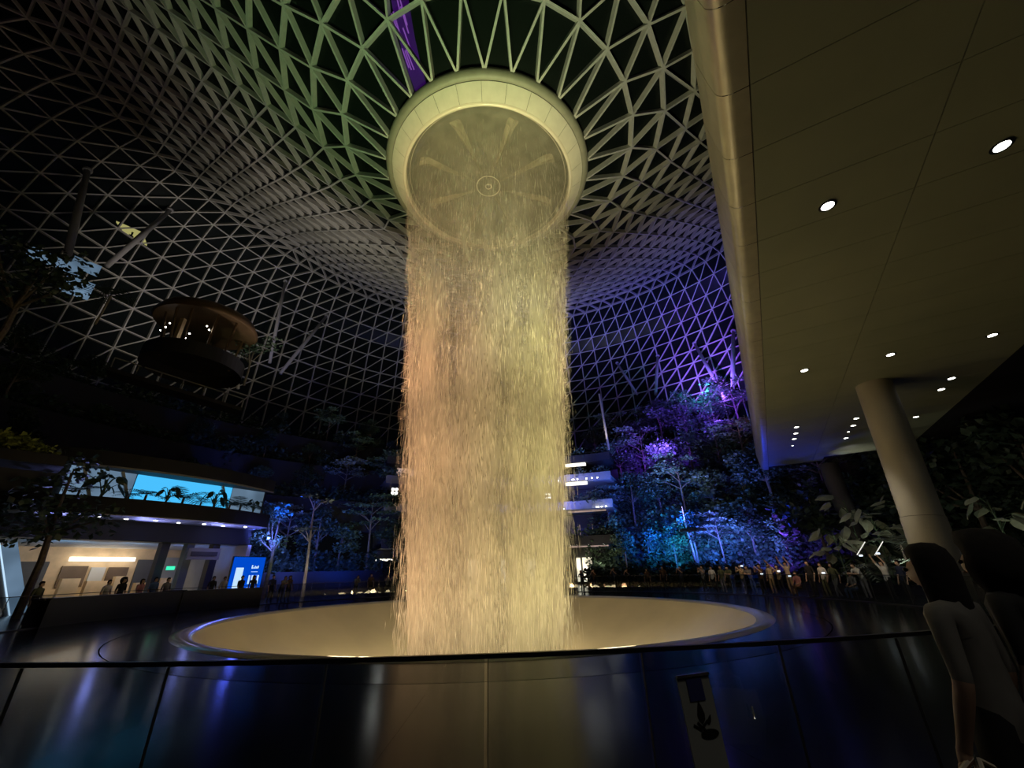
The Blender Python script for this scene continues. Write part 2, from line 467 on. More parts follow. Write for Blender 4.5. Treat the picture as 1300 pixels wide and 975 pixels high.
for k in range(34000):
    a = rnd.uniform(0, 2*PI); z = 25 - 28*rnd.random()**.62; f = (26 - z)/29.4
    r = fall_r(z) + (.03 + .30*f)*rnd.gauss(0.0, 1.0); L = rnd.uniform(.15, .9); wd = rnd.uniform(.0025, .006)*(.6 + f)
    c, q = math.cos(a), math.sin(a); b.add([(r*c - wd*q, r*q + wd*c, z), (r*c + wd*q, r*q - wd*c, z), (r*c + wd*c, r*q + wd*q, z - L*.3), (r*c, r*q, z - L), (r*c, r*q, z + L*.25)], [(0, 1, 3), (1, 2, 3), (2, 0, 3), (1, 0, 4), (2, 1, 4), (0, 2, 4)])
o = b.build('water_drops', M['drops'], fall, True); o['kind'] = 'stuff'

# ---- bowl
basin = thing('fountain_bowl', 'wide pale bowl with rounded lip receiving the falling water', 'fountain', (CX, CY, 0))
b = MB(); b.lathe([(10.95, .0), (10.80, .09), (10.65, .12), (10.45, .10), (10.3, .02)], 160); b.build('lip', M['lip'], basin, True)
b = MB(); b.lathe([(10.3, .02), (10.0, -.22), (9.4, -.7), (8.5, -1.25), (7.4, -1.8), (6.2, -2.35), (5.2, -2.9), (4.6, -3.5), (4.4, -4.5)], 160); b.build('bowl', M['bowl'], basin, True)

# ---- glass barrier
barrier = thing('glass_barrier', 'curved glass barrier with thin black top rail around the fountain', 'barrier', (CX, CY, 0))
RB = 17.12; NP = 112
for k in range(NP):
    a0 = -PI/2 + 0.0115 + 2*PI*(k)/NP; am = a0 + PI/NP
    # the stretch on the far left is a solid charcoal parapet instead
    ang = math.degrees(math.atan2(math.sin(am), math.cos(am)))
    if ang > 150 or ang < -172: continue
    b = MB(); h0, h1 = .03, 1.13
    pts = [(RB*math.cos(a0 + .0006), RB*math.sin(a0 + .0006)), (RB*math.cos(a0 + 2*PI/NP - .0006), RB*math.sin(a0 + 2*PI/NP - .0006))]
    d = Vector((pts[1][0]-pts[0][0], pts[1][1]-pts[0][1], 0)); c = Vector(((pts[0][0]+pts[1][0])/2, (pts[0][1]+pts[1][1])/2, (h0+h1)/2))
    b.box(c, (d.length, .018, h1-h0), math.atan2(d.y, d.x)); b.build('glass_panel', M['barrier_glass'], barrier)
    b = MB(); b.box((pts[0][0], pts[0][1], .57), (.005, .02, 1.1), a0 + PI/2); b.build('panel_joint', M['joint'], barrier)
b = MB(); b.lathe([(RB-.016, 1.125), (RB-.016, 1.15), (RB+.016, 1.15), (RB+.016, 1.125), (RB-.016, 1.125)], 224); b.build('top_rail', M['rail'], barrier)
b = MB(); b.lathe([(RB-.05, -.02), (RB-.05, .06), (RB+.05, .06), (RB+.05, -.02)], 224); b.build('floor_channel', M['rail'], barrier)
par = thing('parapet', 'solid charcoal parapet curving along the far left of the fountain', 'parapet', (CX, CY, 0))
b = MB(); b.lathe([(RB-.12, 0), (RB-.12, .96), (RB+.5, .96), (RB+.5, 0)], 24, 0, 0, math.radians(150), math.radians(188)); b.build('body', M['parapet'], par, True, angle=30)
b = MB(); b.lathe([(RB-.16, .96), (RB-.16, 1.02), (RB+.54, 1.02), (RB+.54, .96)], 24, 0, 0, math.radians(150), math.radians(188)); b.build('coping', M['parapet'], par, True, angle=30)

# ---- soffit of the walkway on the right
Ed = Vector((.5007, .8656, 0)); En = Vector((.8656, -.5007, 0)); Eo = Vector((3.317, 2.769, 0)); HS = 8.7
def S(s, n, z=0.0): return Eo + Ed*s + En*n + Vector((0, 0, HS + z))
sof = thing('ceiling', 'wide pale panelled soffit of a walkway above the right side', None, (0, 0, 0), kind='structure')
PW = 1.348; s0 = -9.436
far_n = lambda s: max(0.0, min(30.0, (23.6 - s)*2.6))
b = MB(); b.add([S(-9.5, 0, .08), S(35, 0, .08), S(23, 30, .08), S(-9.5, 30, .08), S(-9.5, 0, 1.42), S(35, 0, 1.42), S(23, 30, 1.42), S(-9.5, 30, 1.42)], [(3,2,1,0), (4,5,6,7), (0,1,5,4), (1,2,6,5), (2,3,7,6), (3,0,4,7)]); b.build('slab', M['joint_dark'], sof)
k = 0
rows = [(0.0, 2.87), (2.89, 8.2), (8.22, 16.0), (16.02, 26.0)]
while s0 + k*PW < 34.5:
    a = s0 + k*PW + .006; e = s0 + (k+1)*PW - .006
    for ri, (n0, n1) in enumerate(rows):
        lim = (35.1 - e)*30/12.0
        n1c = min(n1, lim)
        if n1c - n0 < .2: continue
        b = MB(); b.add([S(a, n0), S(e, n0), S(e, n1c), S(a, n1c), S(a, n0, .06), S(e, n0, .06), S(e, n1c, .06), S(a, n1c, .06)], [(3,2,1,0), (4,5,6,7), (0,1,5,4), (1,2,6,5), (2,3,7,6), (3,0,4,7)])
        b.build('soffit_panel', M['soffit'] if ri < 2 else M['slabdark'], sof)  # inner rows take a dark colour for the darkness that hides them
    k += 1
# rounded edge and fascia, in matching lengths
k = 0
while s0 + k*PW < 34.5:
    a = s0 + k*PW + .006; e = min(s0 + (k+1)*PW - .006, 35.0)
    arc = [(-.02, .0)] + [(-.24 - .26*math.sin(q), .26 - .26*math.cos(q)) for q in [i*PI/2/6 for i in range(7)]] + [(-.54, .6), (-.60, 1.35), (-.2, 1.45)]
    vs = [S(x, n, z) for x in (a, e) for n, z in arc]; L = len(arc)
    b = MB(); b.add(vs, [(i, i+1, L+i+1, L+i) for i in range(L-1)]); b.build('edge_cladding', M['bullnose'], sof, True)
    k += 1

# ================================================================== plants: builders
M.update(dict(
    leaf=mat('dark_leaf', (0.05, 0.085, 0.055), 0.5, 0, .35, 1.5),
    leaf2=mat('mid_leaf', (0.09, 0.15, 0.085), 0.5, 0, .3, 1.5),
    leaf3=mat('pale_leaf', (0.16, 0.19, 0.15), 0.45, 0, .3, 1.2),
    bigleaf=mat('broad_pale_leaf', (0.30, 0.34, 0.24), 0.4, 0, .2, 2),
    bark=mat('grey_bark', (0.16, 0.13, 0.10), 0.85, 0, .3, 6, .3),
    palebark=mat('pale_bark', (0.42, 0.36, 0.30), 0.8, 0, .25, 5, .3),
))
def leaf_cloud(b, blobs, count, size, rnd, flat=0.0):
    tot = sum(r[0]*r[1]*r[2] for _, r in blobs)
    for c, r in blobs:
        n = max(8, int(count*r[0]*r[1]*r[2]/tot))
        for _ in range(n):
            u = Vector((rnd.gauss(0, 1), rnd.gauss(0, 1), rnd.gauss(0, 1))).normalized()*(rnd.random()**.45)
            p = Vector(c) + Vector((u.x*r[0], u.y*r[1], u.z*r[2]))
            L = size*rnd.uniform(.6, 1.3); W = L*.38
            d = Vector((rnd.gauss(0, 1), rnd.gauss(0, 1), rnd.gauss(0, .6)*(1-flat))).normalized()
            s = d.cross(Vector((rnd.gauss(0, .5), rnd.gauss(0, .5), 1))).normalized()
            n2 = d.cross(s)*(L*.12)
            b.add([p, p + d*L*.5 + s*W, p + d*L - n2, p + d*L*.5 - s*W], [(0, 1, 2, 3)])
def tree_round(label, h, seed, leafm, spread=.36, count=1700, size=.40, group=None, barkm='bark'):
    rnd = random.Random(seed); root = thing('tree', label, 'tree', group=group)
    b = MB(); lean = rnd.uniform(-.06, .06)
    b.tube([(0, 0, 0), (lean*h*.3, .02*h, h*.3), (lean*h*.6, 0, h*.62), (lean*h*.7, 0, h*.85)], [h*.022, h*.018, h*.012, h*.005], 7)
    blobs = []
    for i in range(6):
        a = rnd.uniform(0, 6.28); rr = h*spread*rnd.uniform(.25, .75); z = h*rnd.uniform(.48, .88)
        c = (rr*math.cos(a), rr*math.sin(a), z)
        b.tube([(lean*h*.45, 0, h*.45), (c[0]*.6, c[1]*.6, (h*.45 + z)/2 + .1), c], [h*.01, h*.007, h*.003], 5)
        q = h*spread*rnd.uniform(.42, .6); blobs.append((c, (q, q, q*.62)))
    blobs.append(((lean*h*.7, 0, h*.86), (h*spread*.5, h*spread*.5, h*.12)))
    b.build('trunk', M[barkm], root)
    f = MB(); leaf_cloud(f, blobs, count, size, rnd); o = f.build('foliage', M[leafm], root); o['kind'] = 'stuff'
    return root
def tree_umbrella(label, h, seed, leafm, spread=.42, count=1300, size=.38, group=None, barkm='bark', tiers=4):
    rnd = random.Random(seed); root = thing('umbrella_tree', label, 'tree', group=group)
    b = MB(); bend = rnd.uniform(-.05, .05)*h
    b.tube([(0, 0, 0), (bend*.4, 0, h*.4), (bend, 0, h*.75), (bend*1.1, 0, h*.96)], [h*.018, h*.014, h*.010, h*.004], 7)
    blobs = []
    for i in range(tiers):
        z = h*(.66 + .33*i/max(1, tiers - 1))
        for j in range(3):
            a = rnd.uniform(0, 6.28); rr = h*spread*rnd.uniform(.35, .7)
            c = (bend + rr*math.cos(a), rr*math.sin(a), z + rnd.uniform(-.02, .02)*h)
            b.tube([(bend*.9, 0, z - h*.12), (bend + .5*rr*math.cos(a), .5*rr*math.sin(a), z - h*.04), c], [h*.007, h*.005, h*.002], 5)
            q = h*spread*rnd.uniform(.38, .55); blobs.append((c, (q, q, h*.022)))
    b.build('trunk', M[barkm], root)
    f = MB(); leaf_cloud(f, blobs, count, size, rnd, .8); o = f.build('foliage', M[leafm], root); o['kind'] = 'stuff'
    return root
def frond(parent, L, droop, az, el, m, name='frond', n=9, w=.16):
    b = MB(); pts = []
    for i in range(7):
        u = i/6; pts.append(Vector((L*u*math.cos(el), 0, L*u*math.sin(el) - droop*L*u*u)))
    b.tube(pts, [.02*L*.3, .018*L*.3, .015*L*.3, .012*L*.3, .009*L*.3, .006*L*.3, .003*L*.3], 4)
    for i in range(1, n+1):
        u = i/(n+.5)*.98 + .02; k = min(int(u*6), 5); p = pts[k].lerp(pts[k+1], u*6 - k); d = (pts[k+1] - pts[k]).normalized()
        l2 = L*.34*math.sin(PI*min(1, .2 + u*.8))**.7
        for s in (-1, 1):
            e = p + d*l2*.55 + Vector((0, s*l2*.85, -l2*.22)); wv = d*(w*L*.16)
            b.add([p - wv*.6, p + wv, e, (p + e)/2 - wv*.9], [(0, 1, 2, 3)])
    o = b.build(name, M[m], parent); o.rotation_euler = (0, 0, az); return o
def palm(label, h, seed, leafm='leaf2', L=2.2, n=12, group=None, barkm='palebark', name='palm_tree'):
    rnd = random.Random(seed); root = thing(name, label, 'palm' if name == 'palm_tree' else 'fern', group=group)
    b = MB(); b.tube([(0, 0, 0), (.05*h, 0, h*.5), (.07*h, 0, h)], [.05 + h*.013, .04 + h*.011, .04 + h*.009], 8); b.build('trunk', M[barkm], root)
    for i in range(n):
        o = frond(root, L*rnd.uniform(.8, 1.1), rnd.uniform(.35, .7), 2*PI*i/n + rnd.uniform(-.2, .2), rnd.uniform(.25, .95), leafm)
        o.location = (.07*h, 0, h)
    return root
def broad_plant(label, h, seed, L=.9, n=9, group=None, leafm='bigleaf'):
    rnd = random.Random(seed); root = thing('broad_leaved_plant', label, 'plant', group=group)
    b = MB(); b.tube([(0, 0, 0), (.03, .02, h*.6), (0, 0, h)], [.05, .04, .03], 6)
    spots = []
    for i in range(n):
        a = 2*PI*i/n*1.62; z = h*(.35 + .65*i/(n-1)); rr = L*rnd.uniform(.5, .9)
        e = Vector((rr*math.cos(a), rr*math.sin(a), z + rnd.uniform(.1, .3))); b.tube([(0, 0, z - .25), e*.55 + Vector((0, 0, z*.45)), e], [.018, .014, .01], 4); spots.append((e, a))
    b.build('stem', M['leaf2'], root)
    for e, a in spots:
        f = MB(); s = L*rnd.uniform(.7, 1.15); ol = []
        for u, wv in [(0, .04), (.12, .22), (.35, .31), (.6, .26), (.82, .13), (1, .01)]: ol.append((u*s, wv*s))
        vs = []; fs = []
        for x, wv in ol: vs += [(x, -wv, -.18*wv - .28*x*x/s), (x, 0, .06*s - .28*x*x/s), (x, wv, -.18*wv - .28*x*x/s)]
        for i in range(5): fs += [(3*i, 3*i+1, 3*i+4, 3*i+3), (3*i+1, 3*i+2, 3*i+5, 3*i+4)]
        f.add(vs, fs); o = f.build('leaf', M[leafm], root); o.location = e; o.rotation_euler = (rnd.uniform(-.8, .8), rnd.uniform(-.3, .9), a)
    return root
def AZ(az, d, z=0.0):             # plan bearing (degrees right of the view axis) and distance from the viewing spot
    return Vector((d*math.sin(math.radians(az)), d*math.cos(math.radians(az)), z))
def RP(phi, r, z=0.0):            # polar about the waterfall
    return Vector((CX + r*math.cos(math.radians(phi)), CY + r*math.sin(math.radians(phi)), z))

# ================================================================== terraces and planted slopes
def terrace(name, label, r0, r1, p0, p1, z0, z1, m, n=40):
    root = thing(name, label, None, (CX, CY, 0), kind='structure')
    b = MB(); b.lathe([(r1, z0), (r0, z0), (r0, z1), (r0 + .35, z1), (r0 + .35, z1 - .3), (r1, z1 - .3)], n, 0, 0, math.radians(p0), math.radians(p1)); b.build('retaining_wall', M[m], root)
    b = MB(); b.lathe([(r0 + .35, z1 - .22), (r1, z1 - .22)], n, 0, 0, math.radians(p0), math.radians(p1)); b.build('soil', M['soil'], root)
    return root
def border(name, label, r0, r1, p0, p1, z, hgt, count, size, seed, m='leaf'):
    """ground planting no one could count, along one terrace"""
    rnd = random.Random(seed); f = MB()
    blobs = []
    k = int(abs(p1 - p0)/2.2)
    for i in range(k):
        ph = p0 + (p1 - p0)*(i + rnd.random())/k; r = rnd.uniform(r0, r1); q = rnd.uniform(.7, 1.5)
        c = RP(ph, r, z + hgt*rnd.uniform(.2, .6)); blobs.append((c, (q, q, hgt*rnd.uniform(.4, .8))))
    leaf_cloud(f, blobs, count, size, rnd)
    return tag(f.build(name, M[m]), label, 'shrubs', kind='stuff')
TR = [(28.5, 33.0, 1.5), (33.0, 37.0, 6.0), (37.0, 41.0, 11.0), (41.0, 47.0, 16.5)]
ordn = ['lowest', 'second', 'third', 'topmost']
for k, (r0, r1, z) in enumerate(TR):
    terrace('terrace', 'dark planted terrace of the right-hand garden slope, %s step' % ordn[k], r0, r1, -30, 72, 0, z, 'slabdark')
    border('shrubbery', 'mixed shrubs along the %s step of the right-hand garden slope' % ordn[k], r0 + .6, r1 - .4, 0, 70, z - .4, 2.6, 7000, .42, 100 + k, 'leaf2' if k % 2 else 'leaf')
for k, (r0, z0, z1) in enumerate([(28.5, 0, 1.5), (33.0, 1.5, 6.0), (37.0, 6.0, 11.0), (41.0, 11.0, 16.5)]):
    border('wall_planting', 'leafy planting hanging down the wall of the %s step of the right-hand garden slope' % ordn[k], r0 - 1.2, r0 - .5, 4, 71, z0 + .2, (z1 - z0)*1.15, 9000, .42, 500 + k, 'leaf2' if k % 2 else 'leaf')
TL = [(30.0, 34.0, 2.0), (34.0, 37.0, 9.5), (37.0, 40.0, 14.0), (40.0, 45.0, 18.0)]
for k, (r0, r1, z) in enumerate(TL):
    a0 = 112; a1 = 140 if k == 0 else 200
    if k == 3: a1 = 172
    terrace('terrace', 'dark planted terrace of the left-hand garden slope, %s step' % ordn[k], r0, r1, a0, a1, 0 if k == 0 else z - 3.4, z, 'slabdark')
    border('shrubbery', 'mixed shrubs along the %s step of the left-hand garden slope' % ordn[k], r0 + .5, r1 - .3, a0, a1, z - .4, 2.4, 5500, .42, 200 + k)

# trees on the right-hand slope
protoR = [tree_round('', 8.5, 11, 'leaf'), tree_round('', 7.0, 12, 'leaf2', .40), tree_umbrella('', 9.0, 13, 'leaf2'), tree_umbrella('', 7.5, 14, 'leaf3', .46), tree_round('', 10, 15, 'leaf', .34, 2200)]
def plant(proto_i, loc, rz, sc, label, group):
    kids = children_map()
    c = copy_tree(protoR[proto_i], kids); c.location = loc; c.rotation_euler = (0, 0, rz); c.scale = (sc, sc, sc); c['label'] = label; c['group'] = group
    return c
kind_name = ['dark bushy tree', 'mid green rounded tree', 'layered flat-topped tree', 'pale flat-topped tree', 'tall dense tree']
nth = ['first', 'second', 'third', 'fourth', 'fifth', 'sixth', 'seventh', 'eighth', 'ninth', 'tenth']
KIDS = children_map()
def plant_row(step, r, z, phis, kinds, scs, group, where):
    for i, ph in enumerate(phis):
        c = copy_tree(protoR[kinds[i]], KIDS); c.location = RP(ph, r + (i % 3)*.7, z); c.rotation_euler = (0, 0, i*1.3 + step); s = scs[i]; c.scale = (s, s, s)
        c['label'] = '%s on %s step of %s garden slope, %s from the waterfall' % (kind_name[kinds[i]], ordn[step], where, nth[i]); c['group'] = group
plant_row(3, 42.5, 16.2, [71, 66.5, 62, 57.5, 53, 48.5, 44, 39, 33, 26], [0, 2, 4, 0, 4, 0, 2, 4, 0, 4], [.7, .8, .85, 1.0, .95, .95, .9, .85, .9, .9], 'trees on the right garden slope', 'right-hand')
plant_row(2, 38.2, 10.7, [70, 65.5, 61, 56.5, 52, 47.5, 43, 38, 32, 26], [0, 4, 2, 1, 4, 0, 3, 4, 0, 1], [.7, .8, .95, .95, .9, .95, .95, .85, .9, .9], 'trees on the right garden slope', 'right-hand')
plant_row(1, 34.2, 5.7, [68, 63, 58, 53, 48, 43, 38, 31, 22, 12], [3, 0, 4, 2, 1, 0, 4, 3, 1, 0], [.7, .85, .75, .85, .9, .9, .8, .9, .9, .8], 'trees on the right garden slope', 'right-hand')
plant_row(0, 29.8, 1.2, [64, 59.5, 55, 50.5, 46, 41, 35, 27, 16, 5], [1, 0, 1, 0, 3, 0, 1, 0, 1, 0], [.6, .65, .7, .7, .7, .7, .65, .6, .6, .6], 'trees on the right garden slope', 'right-hand')
plant_row(3, 41.5, 17.8, [118, 126, 134, 160, 167], [4, 2, 0, 0, 4], [.5, .6, .5, .45, .45], 'trees on the left garden slope', 'left-hand')
plant_row(2, 38.2, 13.8, [114, 121, 129, 137, 147, 158, 168, 178], [0, 2, 1, 0, 4, 1, 0, 2], [.6, .6, .5, .5, .4, .4, .5, .5], 'trees on the left garden slope', 'left-hand')
plant_row(1, 35.2, 9.2, [115, 123, 130, 138, 148, 158, 168], [2, 3, 0, 1, 0, 1, 0], [.75, .75, .55, .5, .4, .4, .5], 'trees on the left garden slope', 'left-hand')
plant_row(0, 31.2, 1.7, [113, 118, 123, 128, 133, 138], [0, 2, 1, 0, 3, 0], [.7, .9, .75, .8, .9, .7], 'trees on the left garden slope', 'left-hand')
for p in protoR:
    for ch in KIDS.get(p, []): bpy.data.objects.remove(ch)
    bpy.data.objects.remove(p)
# particular trees the photo singles out
t = tree_umbrella('slim pale-trunked tree with one flat green canopy, right of the waterfall', 7.4, 31, 'leaf3', .36, 500, .36, None, 'palebark', 1); t.location = AZ(22.2, 45, 0)
t = tree_umbrella('leaning pale-trunked tree with small forked flat top, left of the waterfall', 8.2, 32, 'leaf3', .22, 220, .32, None, 'palebark', 2); t.location = AZ(-25.3, 43, 0)
t = tree_round('slim tree hung with blue light beside the shop corner', 8.0, 33, 'leaf2', .26, 620, .30); t.location = AZ(-29.3, 43.5, 0)
t = palm('small dark palm standing before the upper left dome wall', 2.6, 34, 'leaf', 2.0, 13); t.location = AZ(-51.0, 40, 19.0)
t = tree_round('dark tree at the far left edge, tallest there', 9, 35, 'leaf', .42, 700, .4); t.location = AZ(-56.5, 37, 13)
t = tree_round('dark low tree right of the small roof pavilion', 5, 36, 'leaf', .4, 420, .3); t.location = AZ(-36.4, 41.5, 17.6)
# broad leaves and ferns under the soffit
for k, (az, d, h, L, lab) in enumerate([(38.2, 35, 4.6, 1.05, 'tall plant with broad pale lit leaves under the soffit end'), (39.9, 34, 3.6, 1.0, 'broad pale leaved plant left of the fern'), (36.3, 33, 2.6, .9, 'low broad leaved plant nearest the soffit corner'),
        (42.4, 35, 4.4, .9, 'broad leaved plant behind the leaning column foot'), (48.4, 30, 3.4, .8, 'dim broad leaved plant right of the leaning column'), (52.5, 29, 3.4, .85, 'dim broad leaved plant at the right edge')]):
    t = broad_plant(lab, h, 50 + k, L, 15); t.location = AZ(az, d, .8)
for k, (az, d, h, L, lab) in enumerate([(41.2, 31.5, 1.7, 2.0, 'pale green fern arching beside the column'), (37.8, 30.5, .5, 1.5, 'low fern tuft behind the rail crowd, left one'), (39.3, 30.2, .5, 1.5, 'low fern tuft behind the rail crowd, middle one'), (43.0, 29.5, .7, 1.5, 'low fern tuft behind the rail crowd, nearest the column')]):
    t = palm(lab, h, 60 + k, 'leaf3', L, 13, None, 'bark', 'fern'); t.location = AZ(az, d, .8)
for k, (az, d, s, lab) in enumerate([(47.5, 36, 8.5, 'dark tall tree behind the leaning column'), (52, 33, 8.5, 'dark tree at the right edge behind the crowd'), (35.5, 40, 7, 'dark tree under the far soffit corner'), (44.5, 39, 7.5, 'dark tree between the two columns')]):
    t = tree_round(lab, s, 70 + k, 'leaf', .4, 900, .5); t.location = AZ(az, d, .4)
border('shrubbery', 'low mixed shrubs in the planter behind the right-hand crowd', 24, 29, -38, 24, .4, 1.6, 4200, .34, 333, 'leaf2')
b = MB(); b.lathe([(23.5, 0), (23.5, .45), (24, .45), (40, .45)], 40, CX, CY, math.radians(-45), math.radians(30)); tag(b.build('planter_bed', M['slabdark']), 'low dark planter wall behind the right-hand crowd', None, kind='structure')

# ================================================================== far building behind the water
M.update(dict(
    strip=emis('white_light_strip', (1.0, .95, .82), 2.2), stripdim=emis('pink_light_strip', (1.0, .72, .62), .35, .5, 1.5),
    shopglow=emis('lit_shop_front', (1.0, .90, .66), 1.3, .7, .9),
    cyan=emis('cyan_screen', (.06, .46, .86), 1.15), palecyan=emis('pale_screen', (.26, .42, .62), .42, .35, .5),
    bluescreen=emis('blue_sign_screen', (.0, .07, .62), .95), whitescreen=emis('white_screen_print', (.55, .78, 1.0), 1.0),
    purple=emis('purple_reflection', (.24, .02, .55), 4.5, .5, .35), purplestreak=emis('pink_reflection_streak', (.70, .16, 1.0), 14.0),  # purple glow and streaks imitate a reflection in the roof glass
    darkwall=mat('dark_wall', (.06, .06, .065), .6, 0, .15, 1), palewall=mat('pale_shop_wall', (.62, .60, .56), .5, 0, .06, 1),
    warmwall=mat('warm_shop_wall', (.65, .46, .26), .5, 0, .15, 1.5), bronze=mat('bronze_soffit', (.13, .08, .04), .45, .3, .2, 1),
    window=glass('shop_glass', (.85, .9, .92), .96, .03), phone=emis('phone_screen', (.75, .88, 1.0), 1.8), black=mat('black_plastic', (.01, .01, .01), .4),
    greenlit=mat('moss_bank', (.22, .26, .05), .9, 0, .35, 4, .3), exitgreen=emis('green_sign', (.05, .8, .45), 1.2),
))
far = thing('terraced_building', 'stacked balconies of the building seen behind the falling water', 'building', (CX, CY, 0))
fl = [(4.2, 'slabdark'), (8.2, 'slab'), (11.6, 'slab'), (14.2, 'slabdark')]
for k, (z, m) in enumerate(fl):
    r0 = 30.6 + .8*k
    b = MB(); b.lathe([(r0 + 9, z), (r0, z), (r0, z + .95), (r0 + .3, z + .95), (r0 + .3, z + .45), (r0 + 9, z + .45)], 40, 0, 0, math.radians(66), math.radians(116)); b.build('balcony', M[m], far)
    b = MB(); b.lathe([(r0 + 6, z - 3.6), (r0 + 6, z)], 40, 0, 0, math.radians(66), math.radians(116)); b.build('back_wall', M['darkwall'], far)
def arcbox(name, r, dr, p0, p1, z0, z1, m, parent, n=6):
    b = MB(); b.lathe([(r, z0), (r, z1), (r + dr, z1), (r + dr, z0), (r, z0)], n, 0, 0, math.radians(p0), math.radians(p1)); return b.build(name, M[m], parent)
arcbox('light_strip', 33.2, .5, 71.5, 76, 13.85, 14.15, 'strip', far)
arcbox('light_strip', 31.8, .6, 71.2, 76, 11.2, 11.5, 'strip', far)
arcbox('light_strip', 32.4, .5, 68, 76, 8.0, 8.12, 'stripdim', far)
arcbox('light_strip', 31.6, .5, 68, 76, 4.0, 4.12, 'stripdim', far)
arcbox('light_strip', 34.0, .5, 107.5, 113.5, 12.9, 13.9, 'stripdim', far)
arcbox('light_strip', 33.0, .4, 112, 116, 3.0, 3.2, 'strip', far)
for p0, p1 in ((70.2, 71.2), (71.5, 72.4), (72.7, 74.6), (75.0, 75.8), (84, 86.5), (90, 91), (95, 97.5)):
    arcbox('shop_window', 36.2, .1, p0, p1, .3, 3.0, 'shopglow', far)
for p0, p1 in ((70, 73.5), (74, 77), (92, 97)):
    arcbox('shop_window', 37.4, .1, p0, p1, 5.6, 7.0, 'stripdim', far)
rnd = random.Random(5)
for k in range(16):
    b = MB(); ph = math.radians(rnd.uniform(67, 78)); z = rnd.choice([4.6, 8.6, 12.0]); b.box((31.0*math.cos(ph), 31.0*math.sin(ph), z - .35), (.12, .12, .1)); b.build('balcony_lamp', M['lamp'], far)
for k, (z, m) in enumerate(fl):
    border('balcony_planting', 'trailing plants on the %s balcony of the building behind the water' % ordn[k], 30.8 + .8*k, 31.6 + .8*k, 66, 116, z + .8, 1.0, 1500, .34, 300 + k)
# flood lamps seen beside and through the water
for k, (az, d, z, lab) in enumerate([(-16.3, 49.3, 10.3, 'cluster of four white floodlights left of the falling water'), (4.6, 49.0, 9.6, 'cluster of four white floodlights seen through the falling water')]):
    fx = thing('floodlight', lab, 'floodlight', AZ(az, d, z), -math.radians(az), 'white floodlights behind the water')
    b = MB(); b.box((0, .15, 0), (.9, .2, .9)); b.build('housing', M['black'], fx)
    for i in (-1, 1):
        for j in (-1, 1):
            b = MB(); b.lathe([(.0001, 0), (.12, 0), (.15, .05)], 10); q = b.build('lens', M['lamp'], fx, loc=(i*.2, .0, j*.2)); q.rotation_euler = (PI/2, 0, 0)
    b = MB(); b.tube([(0, .2, -.4), (0, .2, -1.5)], .05, 6); b.build('bracket', M['black'], fx)

# ================================================================== shop and balcony on the left
P1 = Vector((-25.9, 25.0, 0)); P2 = Vector((-20.3, 34.5, 0)); sd = (P2 - P1).normalized(); sn = Vector((-sd.y, sd.x, 0)); SL = (P2 - P1).length
srot = math.atan2(sd.y, sd.x)
shop = thing('shop_pavilion', 'two-storey curved shop with lit ground floor and balcony on the left', 'building', P1, srot)
def sbox(name, x0, x1, y0, y1, z0, z1, m, parent=shop):
    b = MB(); b.box(((x0+x1)/2, (y0+y1)/2, (z0+z1)/2), (abs(x1-x0), abs(y1-y0), abs(z1-z0))); return b.build(name, M[m] if isinstance(m, str) else m, parent)
def front(x): return .9 - 1.6*(1 - ((x - SL*.45)/(SL*.62))**2)
def bowed(name, z0, z1, depth, m, back=None, inset=0.0):
    n = 16; b = MB(); vs = []
    for i in range(n+1):
        x = -6 + (SL + 6.6)*i/n; vs.append((x, front(x) + inset))
    poly = vs + [(SL + .6, depth), (-6, depth)]
    b.prism(poly, z0, z1); return b.build(name, M[m], shop)
bowed('balcony_deck', 5.36, 6.35, 8.0, 'slabdark')
b = MB(); n = 16; pts = []
for i in range(n+1):
    x = -6 + (SL + 6.6)*i/n; pts.append((x, front(x) + .05))
b.prism(pts + [(SL + .5, 6.0), (-6, 6.0)], 5.30, 5.35); b.build('balcony_soffit', M['palewall'], shop)
sbox('lintel', -6, SL + .4, 2.6, 3.0, 4.05, 5.3, 'slabdark')
sbox('shop_ceiling', -3, SL + .3, 3.0, 12.5, 4.05, 4.2, 'palewall')
sbox('back_wall', -3, SL + 2, 12.5, 12.7, 0, 4.1, 'warmwall')
sbox('side_wall', SL + .3, SL + .6, 2.6, 12.5, 0, 4.05, 'palewall')
sbox('side_wall', -3.3, -3, 2.6, 12.5, 0, 4.05, 'palewall')
sbox('light_cove', 3.2, 7.2, 11.9, 12.4, 3.05, 3.35, 'strip')
for x, wd, z0, z1, m in ((3.0, 1.5, 1.2, 2.7, 'bronze'), (4.7, .9, .9, 2.6, 'palewall'), (5.8, 1.3, 1.4, 2.6, 'bronze'), (7.6, 1.2, .0, 3.2, 'darkwall'), (9.2, 1.6, .0, 3.4, 'slab'), (.4, 1.8, .0, 3.0, 'darkwall')):
    sbox('wall_panel', x, x + wd, 12.3, 12.48, z0, z1, m)
sbox('shop_floor', -3, SL + .3, 2.6, 12.5, .0, .03, 'palewall')
for x, wd, h in ((4.0, 1.2, 1.6), (5.6, .9, 1.9), (7.0, 1.4, 1.4), (8.6, .8, 1.7), (2.6, 1.0, 1.8)):
    sbox('display_shelf', x, x + wd, 9.6, 10.2, 0, h, 'warmwall')
for x, m in ((5.6, 'darkwall'), (7.2, 'slab'), (9.0, 'darkwall')): sbox('shop_pier', x, x + .5, 3.2, 3.9, 0, 4.05, m)
sbox('shop_sign', 7.0, 9.2, 2.3, 2.5, 2.9, 3.7, 'slab')
sbox('sign_lettering', 7.2, 9.0, 2.26, 2.3, 3.15, 3.45, 'darkwall')
sbox('exit_sign', 6.0, 6.5, 2.4, 2.5, 2.2, 2.45, 'exitgreen')
